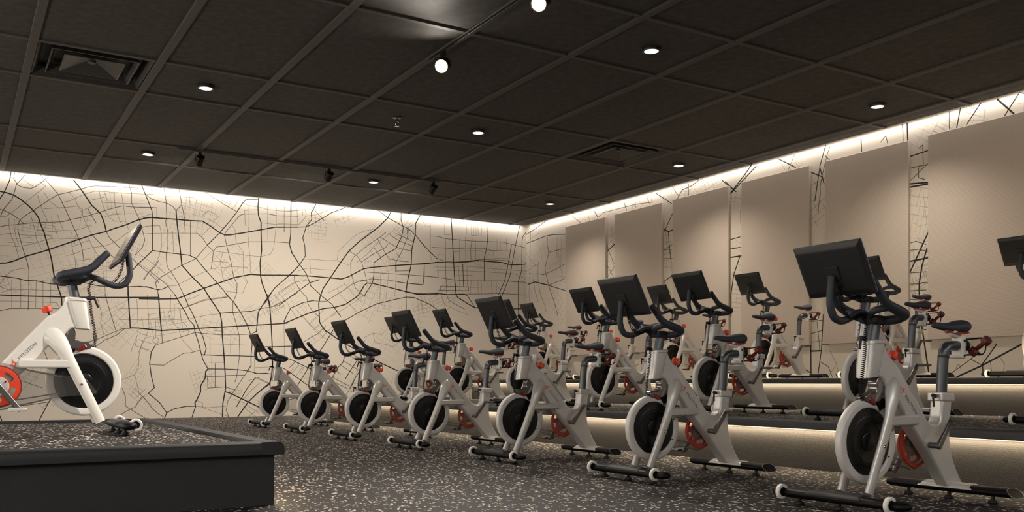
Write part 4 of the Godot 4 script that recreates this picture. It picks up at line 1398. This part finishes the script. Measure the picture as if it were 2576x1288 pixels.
# street maps traced in centimetres: [weight, x, y, x, y, ...]
const END_WALL_ROADS := [
	[4,70,378,79,377,90,374,100,368,110,360,119,351,126,341,130,328,135,315,138,303,142,288,146,271,149,249,151,238,155,228,161,208,162,191,165,181],
	[4,15,252,70,260,79,261,90,265,107,274,125,281,142,288,164,298,188,309,208,318,231,326,243,332,262,340,283,351,300,357,318,358],
	[4,180,409,191,395,199,383,208,369,218,360,222,356,226,346,229,336,231,326],
	[2,231,326,236,316,248,304,259,294,270,285,286,270,306,254,318,242],
	[3,288,415,295,397,300,385,306,369,307,356,307,299],
	[3,307,299,296,287,283,273,268,255,251,238],
	[2,267,414,272,397,272,380,278,367,285,352,288,340,292,326,294,316,290,303,283,294,278,289],
	[3,86,412,84,398,80,388,76,377,70,366,59,345],
	[2,128,413,140,401,149,391,156,382,162,369,168,356,174,342,179,330,184,319,188,309,192,298,194,284,196,272],
	[2,42,312,70,320,79,323,91,325,104,328,119,331,135,333,152,335,164,337,176,342,193,347,208,353,222,359,235,365,257,373,280,373,308,375],
	[2,91,412,90,401,96,391,104,388,115,388,121,391,131,400,141,410],
	[2,106,409,99,399,94,393,91,380,87,366,79,355,74,347,71,338],
	[1,97,412,103,402,113,395,121,390],
	[1,70,337,79,338,87,345,99,357,113,370,125,382,137,394,126,402],
	[2,56,353,70,349,79,346,89,341,99,334,104,328],
	[2,96,316,96,326,99,334,107,342,118,351,131,362,143,372,156,382,173,388,191,395,202,400,213,403,235,405,264,406,283,407],
	[1,161,369,173,373,187,381,196,387,213,394,227,395,244,395,265,396,286,397,309,399],
	[1,190,357,199,362,210,369],
	[1,204,377,219,382,230,386],
	[1,134,356,152,359,171,362,187,366,193,360],
	[3,28,238,70,239,83,238,94,237,107,234,125,234,140,231,152,230,182,234,199,235,208,233,219,231,241,231,267,232,286,234,300,233,318,229],
	[4,15,206,70,208,106,208,161,209,219,211,318,216],
	[1,70,289,83,290,94,289,113,294,128,300,143,306,152,308,173,309,188,310],
	[1,70,307,83,310,96,310,113,309,128,311,144,312,147,306],
	[1,77,302,96,303,115,306],
	[1,81,295,102,298,118,297],
	[1,83,335,83,322,86,307,91,295,94,285,97,270],
	[1,91,335,90,322,93,306,97,293],
	[2,96,316,99,303,103,287,107,273,110,263,112,252,112,235,112,219,111,186],
	[1,115,343,118,331,121,318,123,305,128,293,132,286],
	[1,124,319,134,319,152,319,164,322,179,323,193,328,208,335],
	[1,146,344,147,331,152,323,154,315],
	[1,155,348,159,335,164,322],
	[1,193,362,194,350,199,337,208,319],
	[2,208,319,216,310,227,299,240,284,259,268],
	[2,202,363,208,351,215,339],
	[1,202,314,208,300,216,286,221,279],
	[1,177,295,188,301,205,309],
	[1,170,280,182,284,194,291,210,297,227,300,238,305,251,314,264,326,283,334,296,341,318,344],
	[1,183,271,200,275,216,278,229,282],
	[1,70,226,79,240,86,248,96,252,109,255],
	[1,176,306,178,290,182,275,183,256],
	[1,225,271,226,251,229,225,230,210],
	[2,318,283,311,270,300,259,293,246],
	[1,70,222,81,217,113,219,134,219,156,220],
	[1,87,234,87,188],
	[1,100,235,100,189],
	[1,123,236,122,190],
	[1,133,237,133,190],
	[1,145,237,144,191],
	[1,219,400,221,387,225,374,229,362,236,351,244,345,259,346],
	[1,229,352,241,356,264,360,293,363],
	[1,254,404,257,386,260,365,262,348,267,333,273,325],
	[1,244,395,244,379,248,360,254,344],
	[1,227,376,243,377,267,378,303,381],
	[1,134,384,143,370,152,363,158,358],
	[1,125,377,131,356,138,340,140,335],
	[1,227,396,232,383,235,376],
	[1,173,387,182,378,188,361],
	[4,285,351,293,355,304,357,346,358,372,358,393,359,403,354,425,340,434,337,443,338,468,344,502,353,528,360,573,364],
	[2,297,396,306,390,318,387,333,385,342,380,347,374],
	[4,347,374,348,359,351,331,354,307,357,276,375,256,396,236,407,218,417,204],
	[2,326,414,330,388,331,361,329,352,333,333,333,308,330,294,331,276,334,268,341,259,351,242,358,227,369,202],
	[3,307,299,328,297,351,296,370,295,382,290,396,273,421,246,439,225,456,206],
	[2,357,276,343,267,328,257,318,250,312,241,315,230,318,212,318,200],
	[4,285,212,318,213,349,215,372,226,395,236,421,247,450,259,481,267,502,267,573,271],
	[3,285,233,298,234,313,230,324,231,334,237],
	[1,334,237,348,239,363,248,379,257,409,273,445,279,476,280],
	[2,303,261,318,250,331,240,339,229,346,221,356,202],
	[3,402,316,424,340,446,368,457,384,466,399,473,407,494,409],
	[2,357,276,381,289,402,316],
	[2,433,338,436,344,450,362,461,376,468,379,513,384,532,382,573,385],
	[2,400,411,418,401,441,389,454,383],
	[1,450,412,466,400,479,396,498,395,515,392,542,392,557,393,573,396],
	[4,496,412,495,394,496,379,501,366,501,344,502,314,499,290,500,265,503,251,510,234,515,220,517,209],
	[2,433,336,437,317,445,286,450,259,456,248,455,230,448,211],
	[2,372,356,372,295],
	[1,285,326,306,329,334,332,384,336],
	[2,384,336,393,329,403,314,413,306,409,273],
	[2,413,306,419,314,432,316,454,322,478,328,502,330,528,332,555,332],
	[1,413,306,427,305,454,304,478,302,501,302,519,308,525,320,528,346,530,363,530,411],
	[1,478,394,478,357,476,342,478,316,480,301,481,269],
	[1,446,357,452,349,454,325,467,309,468,267,475,253,466,231,436,233],
	[2,558,411,558,349,555,331,559,315],
	[3,559,315,573,295],
	[1,513,410,514,332],
	[1,546,408,545,353],
	[1,470,386,471,358],
	[1,470,386,494,390],
	[1,502,366,522,365,571,367],
	[3,573,288,557,272,538,254,526,243,515,225,502,208],
	[1,329,397,355,399,377,400,384,394],
	[2,352,414,357,385,347,374],
	[2,357,384,361,366,363,335],
	[1,366,413,371,401,371,389],
	[1,285,374,314,376,314,358],
	[1,285,355,306,364],
	[1,285,338,307,343,319,344,322,329,322,304,318,290,311,273,298,258,291,246],
	[1,391,331,407,349],
	[1,365,214,379,219,389,225],
	[1,370,204,393,215,411,219,439,223],
	[2,524,209,543,219,573,238],
	[1,526,231,547,210],
	[1,532,230,551,246,573,260],
	[1,285,273,306,261],
	[1,285,291,301,280,318,268,333,255,341,249],
	[1,425,286,427,276,430,258,434,247],
	[1,412,287,439,287],
	[1,430,305,425,286],
	[1,416,408,439,395],
	[1,436,412,427,398],
	[1,450,406,439,390],
	[1,459,403,448,387],
	[1,285,421,304,420,311,416],
	[1,341,337,342,316,343,295],
	[1,393,369,403,379,414,375,421,370,414,362],
	[1,403,365,430,349],
	[3,534,360,590,366,604,374,640,398,664,409,673,415],
	[3,609,413,599,394,600,381,589,367,582,344,586,329,587,309,576,292,557,271,537,253],
	[4,534,269,592,271,628,270,661,269,675,274,707,292,724,296,780,304,813,308,873,316],
	[4,768,413,760,399,739,378,698,346,677,326,663,307,650,288,638,270,623,248,617,232,614,218,615,199,616,182,622,172,630,163],
	[4,545,177,592,198,624,209,646,212,669,219,694,236,700,244,709,259,715,264,728,264,758,259,802,251,827,248,873,250],
	[4,835,414,823,394,822,371,814,338,813,308,804,272,801,249],
	[3,801,249,802,186],
	[3,740,412,760,400,793,386,807,381,822,370,843,348,873,324],
	[3,790,413,790,397,795,383,792,366,778,338,754,324,730,306,730,283,727,265,715,247,709,236],
	[2,756,369,745,360,715,339,686,314,680,302,681,282,690,253,709,236],
	[3,559,412,558,349,556,329,561,313,575,293,589,275,598,252,622,232,641,218,659,195],
	[2,678,325,694,317,704,304,711,282,715,266],
	[2,704,306,728,323,756,339,760,346],
	[1,692,303,715,322,736,344,760,364,778,379],
	[2,745,359,765,348,787,339,813,336],
	[2,762,368,776,359,795,352,814,347],
	[2,778,369,798,363,818,355],
	[2,737,356,749,337,756,325,765,316,787,313,807,313],
	[2,807,381,804,363,793,336,778,309,777,292,811,295],
	[2,730,337,745,318],
	[1,721,331,730,319],
	[2,715,286,758,286,813,286,873,285],
	[2,700,266,724,273,758,273,802,269,840,268,843,311],
	[3,661,183,700,206,736,223,776,234,802,240,820,240,857,227,873,217],
	[2,628,223,644,233,667,248,681,259,700,268,715,270],
	[1,582,303,606,304,632,303,650,305,677,297],
	[1,572,279,592,286,622,285,644,285],
	[1,652,249,661,234,677,221,694,204],
	[1,632,240,650,249,669,260],
	[1,667,260,686,241,704,224],
	[1,640,194,661,207,686,223,709,240,726,263],
	[1,534,236,565,257,592,263,614,265],
	[3,536,212,563,233,596,258,616,265],
	[2,565,269,566,258,578,241,590,229,592,217,602,202,615,193],
	[1,534,236,551,217,568,191],
	[2,544,180,557,206,580,218,602,223,628,223],
	[1,534,392,545,392,572,396,586,399,589,391,586,382,574,369,534,367],
	[1,588,387,608,391,636,403,647,411],
	[2,598,408,625,381],
	[1,652,306,654,322,669,338,690,358,709,368,728,373],
	[1,857,392,857,339],
	[2,818,391,804,382,804,369],
	[1,596,298,598,275],
	[1,545,385,546,353],
	[1,570,409,572,369],
	[1,580,409,582,387],
	[1,778,329,791,320],
	[1,745,284,743,236],
	[1,762,285,756,233],
	[1,780,301,776,240],
	[4,782,304,814,308,843,311,874,317,910,318,942,322,971,327,1001,327,1032,327,1048,324,1065,324,1083,326,1100,329],
	[2,822,371,833,359,856,336,872,325,892,320,914,320,951,325,980,330,1011,331,1050,332,1056,326],
	[4,782,255,800,251,829,247,874,251,898,250,938,253],
	[2,938,253,988,256,1022,259,1100,259],
	[4,906,413,909,369,911,334,914,289,918,250,922,245,942,235,963,225,973,225,1065,227,1100,228],
	[3,938,253,946,249,963,226],
	[3,993,414,995,370,992,352,987,334,987,285],
	[2,856,371,876,371,892,368,910,368,955,368,996,370,1032,372,1065,368,1100,363],
	[2,860,347,886,348,910,348,942,352,986,355,1005,351,1054,354],
	[3,1078,413,1067,369,1058,326,1052,298,1032,255,1011,218],
	[3,1056,367,1051,340,1045,314,1039,288,1022,254,1003,220],
	[3,1100,405,1086,389,1084,380,1083,313,1074,288,1074,193],
	[2,957,374,953,349,954,326],
	[2,892,368,893,297,896,247,902,237,938,221],
	[3,934,317,936,269],
	[2,843,311,843,285,840,267,814,268,782,270],
	[2,782,286,852,286,886,284,914,282,951,282,1039,287,1100,287],
	[1,870,299,918,302,951,303,988,304,1065,304,1091,296],
	[1,864,306,914,309,934,313,959,313,1011,312,1096,312],
	[2,876,258,948,261,948,269,881,267,881,257],
	[1,916,291,957,295,953,270,953,255],
	[1,924,310,927,260],
	[1,953,268,1017,273,1026,270],
	[1,856,409,856,336,861,316],
	[1,890,408,890,376,906,377],
	[1,942,406,944,381],
	[1,955,405,955,380,980,381,980,408],
	[1,961,404,961,381],
	[1,966,405,967,381],
	[1,971,405,972,382],
	[1,1011,377,1012,351],
	[1,1019,378,1019,352],
	[1,1027,379,1028,352],
	[1,1043,380,1044,353],
	[1,838,410,841,397,847,388,855,391],
	[1,971,282,972,256],
	[1,980,282,980,256],
	[1,988,283,989,256],
	[1,996,283,997,257],
	[1,1005,284,1006,257],
	[1,1017,284,1018,258],
	[1,882,248,890,229,918,218,948,209],
	[1,874,312,876,287],
	[1,926,372,926,324],
	[1,940,375,941,325],
	[1,965,370,966,329],
	[1,912,341,934,345,980,349],
	[1,874,327,876,333,892,333],
	[1,1010,350,1011,335,1050,337],
	[1,1016,327,1017,275],
	[1,944,314,945,271],
	[2,28,175,70,182,84,186,118,188,164,189],
	[1,70,198,99,199,132,199,153,199,159,190],
	[3,266,236,266,219,270,160],
	[2,214,126,229,138,248,147,260,158,270,159],
	[2,194,132,213,137,248,154,262,160],
	[2,229,217,235,195,246,156],
	[1,216,213,224,182,222,169,227,147],
	[3,126,-2,141,30,152,46],
	[2,42,15,70,19,99,25,140,31],
	[2,99,68,132,55],
	[3,177,152,180,134],
	[3,210,148,214,126],
	[2,135,116,141,99,156,105],
	[3,70,9,73,0],
	[4,270,160,268,193,266,236],
	[4,317,221,319,191,322,156],
	[2,322,156,324,134],
	[4,270,160,284,160,322,157,368,161,412,165,457,169,534,176,551,178],
	[3,344,223,349,215,360,197,370,177,378,169,380,156,386,138,391,117,394,106,403,89],
	[4,403,89,399,84,398,72,390,58,390,47,384,34,380,27,381,20],
	[3,381,20,373,-4],
	[3,403,89,435,89,457,88,475,86,494,81,513,81],
	[4,402,226,414,208,425,192,428,174,429,150,432,114,434,81,435,54,430,26,429,-3],
	[3,436,227,450,213,463,194,475,172,481,154,484,137,482,115,482,96,475,85],
	[2,475,85,453,52,439,30,436,13,441,-1],
	[2,519,232,513,220,498,203,494,193,492,161,483,155,453,153,428,152,407,153,380,155],
	[4,512,231,517,215,520,177,522,138,523,97,522,76,517,63,494,44,477,28,455,-3],
	[3,360,224,368,204,377,187,387,162,394,148,400,126,396,113],
	[3,392,115,421,114,457,114,494,113],
	[3,425,192,463,196,483,198],
	[2,483,198,503,204,534,211],
	[2,358,198,379,207,396,214,421,219,437,222],
	[4,434,47,444,44,466,33,498,17],
	[1,252,193,355,198,360,197],
	[1,252,174,317,176,368,179,403,188,425,191],
	[1,281,211,283,162],
	[1,298,220,301,161,296,145,287,126,284,108,284,94,277,78,282,58,285,44,290,40],
	[3,312,131,305,119,302,98,305,75,310,55,300,45,319,28,331,10,326,-3],
	[2,312,131,338,140,355,146,380,155],
	[2,302,96,326,95,341,105,360,117,372,118,388,123],
	[3,331,10,344,17,365,21,381,21],
	[1,381,21,403,18,435,20],
	[1,338,222,337,194,333,187,341,173,351,161,358,141,377,120],
	[2,290,40,278,21,262,13,252,6],
	[2,290,40,301,26,307,17,317,8,327,2],
	[2,257,54,262,39,262,23,278,12,296,0],
	[1,255,68,277,78],
	[1,256,53,282,53],
	[1,312,175,312,145],
	[1,312,145,316,143,318,139,316,135,312,134,309,135,307,139,309,143,312,145],
	[1,353,207,344,205,344,178],
	[1,354,198,356,175,365,167,370,151],
	[2,448,211,448,195,455,171,460,151,461,118,455,74,452,65],
	[2,435,77,468,78,472,76],
	[2,398,75,434,76],
	[1,410,114,410,57],
	[2,416,99,416,55],
	[1,405,101,432,101],
	[2,402,74,403,54,435,56,452,50],
	[3,490,73,474,52,455,19],
	[2,494,73,518,62],
	[1,477,68,500,74],
	[1,414,174,428,174],
	[1,414,159,428,159],
	[1,403,135,428,135,475,134],
	[1,407,153,407,117],
	[1,444,145,444,118],
	[1,281,155,288,150,299,147],
	[1,382,32,393,27,394,18,421,8,443,0],
	[1,468,33,481,48,498,63],
	[1,452,33,468,26,496,7],
	[1,468,18,492,-1],
	[1,498,16,475,-2],
	[1,494,25,509,10],
	[1,490,92,522,94],
	[1,488,111,489,81],
	[1,284,140,306,133],
	[1,283,150,273,125,271,117],
	[1,291,138,283,115],
	[1,287,125,304,119],
	[1,281,140,278,129,301,122],
	[4,628,166,656,148,694,128,728,111,784,87,815,75],
	[3,549,264,528,245,512,224,496,197,492,160,488,158],
	[3,545,177,549,190,558,207,584,219,604,224],
	[1,545,177,546,112],
	[3,488,131,522,132,562,134],
	[3,553,110,564,106,594,92,622,80],
	[3,543,92,556,84,580,67,596,56,624,40],
	[3,644,168,624,136,596,97,570,56,560,40],
	[2,628,175,612,159,584,143],
	[3,669,122,664,104,652,92,640,69,624,44],
	[3,698,114,681,90,669,71],
	[3,706,95,692,77,679,53],
	[2,671,122,698,106],
	[2,667,106,696,89],
	[2,660,98,687,81],
	[2,644,73,677,57],
	[2,640,67,675,51],
	[2,679,124,702,110],
	[2,687,65,669,37,660,20],
	[1,708,154,728,164,747,161,758,173],
	[1,728,164,732,145,758,141,771,137,788,148],
	[2,488,81,511,82,522,80],
	[3,488,39,507,54,518,61],
	[1,488,74,503,67,516,61],
	[2,556,93,568,105,574,99],
	[1,560,82,574,97,584,93,578,82],
	[1,553,78,564,93],
	[1,568,76,580,92],
	[2,644,94,656,82],
	[1,568,206,588,185,612,159],
	[1,584,189,604,171,624,152],
	[1,596,178,612,194,628,210],
	[1,604,167,628,187,654,207],
	[1,620,152,644,176,658,188]
]
const SIDE_WALL_ROADS := [
	[3,1734,391,1716,395,1679,403,1655,409,1630,416],
	[3,1719,374,1681,377,1643,380,1614,379,1574,374,1475,365],
	[3,1637,376,1639,362,1632,342,1641,325,1647,309,1634,275,1622,253,1612,237,1598,206],
	[2,1634,343,1606,344,1574,344],
	[2,1655,297,1618,302,1574,311,1512,319],
	[4,1716,282,1686,285,1634,273],
	[3,1634,273,1589,261,1574,257,1512,240],
	[2,1634,273,1602,277,1574,281],
	[1,1600,371,1602,330],
	[1,1585,366,1587,307,1582,281],
	[3,1705,399,1708,242],
	[4,1440,314,1407,330,1385,340],
	[3,1278,312,1265,328,1240,361,1229,374],
	[4,1273,348,1249,334,1232,336],
	[3,1249,335,1242,284],
	[4,1115,270,1074,270,1061,270],
	[4,1074,270,1088,241,1094,210,1094,174],
	[4,1115,361,1064,400,1043,418],
	[3,1115,401,1086,378],
	[3,1115,298,1074,301],
	[3,1115,284,1074,284],
	[2,1433,352,1423,321,1405,294],
	[2,1433,301,1405,265],
	[2,1429,267,1405,288],
	[2,1267,298,1238,310],
	[2,1267,304,1238,301],
	[2,1267,287,1238,285],
	[3,1267,244,1240,253],
	[2,1264,251,1240,220],
	[2,1546,408,1516,390],
	[3,1472,409,1457,391],
	[2,1457,391,1440,398,1385,398,1340,398,1290,394],
	[3,1375,409,1367,391],
	[2,1342,409,1340,392],
	[2,1309,409,1300,392],
	[3,1281,408,1240,383],
	[2,1240,415,1221,392],
	[3,1226,387,1212,402,1188,405,1171,411],
	[3,1196,408,1196,391],
	[4,769,414,767,356,765,310],
	[3,693,413,698,389],
	[3,665,414,685,390],
	[4,645,412,611,374],
	[3,619,411,636,389],
	[3,773,366,739,369],
	[2,769,351,741,351],
	[4,773,331,737,327],
	[4,773,326,737,325],
	[3,903,413,914,383,906,356],
	[3,934,380,909,367],
	[3,914,381,923,334],
	[3,993,411,959,391],
	[2,961,411,973,391],
	[4,1039,409,1107,368],
	[3,1107,397,1083,376],
	[3,1196,410,1196,390],
	[3,842,408,841,390],
	[2,810,396,802,403,799,392],
	[2,752,375,746,378,745,353],
	[2,752,349,752,336,743,332],
	[4,772,226,738,228],
	[4,772,198,742,254,733,270],
	[4,740,240,747,218,751,196,751,178],
	[3,748,196,739,195],
	[2,770,250,756,252,741,246],
	[2,770,241,752,241,741,237],
	[2,770,211,741,210],
	[2,770,196,749,195],
	[2,770,187,741,186],
	[2,770,175,752,175],
	[4,751,149,747,137,737,76],
	[2,759,134,741,134],
	[1,759,247,759,226],
	[1,765,194,764,176],
	[4,932,216,931,188,930,77],
	[3,908,164,908,156,909,140,911,111,917,77],
	[4,931,111,911,111],
	[3,958,93,928,77],
	[2,912,94,899,88,891,72],
	[2,931,155,908,156],
	[2,930,137,908,141],
	[1,930,124,910,126],
	[2,919,154,916,132,914,111],
	[2,909,120,896,119],
	[1,896,111,885,93,880,77],
	[4,704,68,696,72,665,85,627,104,607,114,590,118],
	[3,646,111,651,104,664,87,663,76],
	[2,680,94,665,86],
	[2,707,75,680,93,672,100],
	[1,654,91,652,78],
	[1,644,98,636,87,637,78],
	[1,699,82,697,87,692,85,693,82]
]
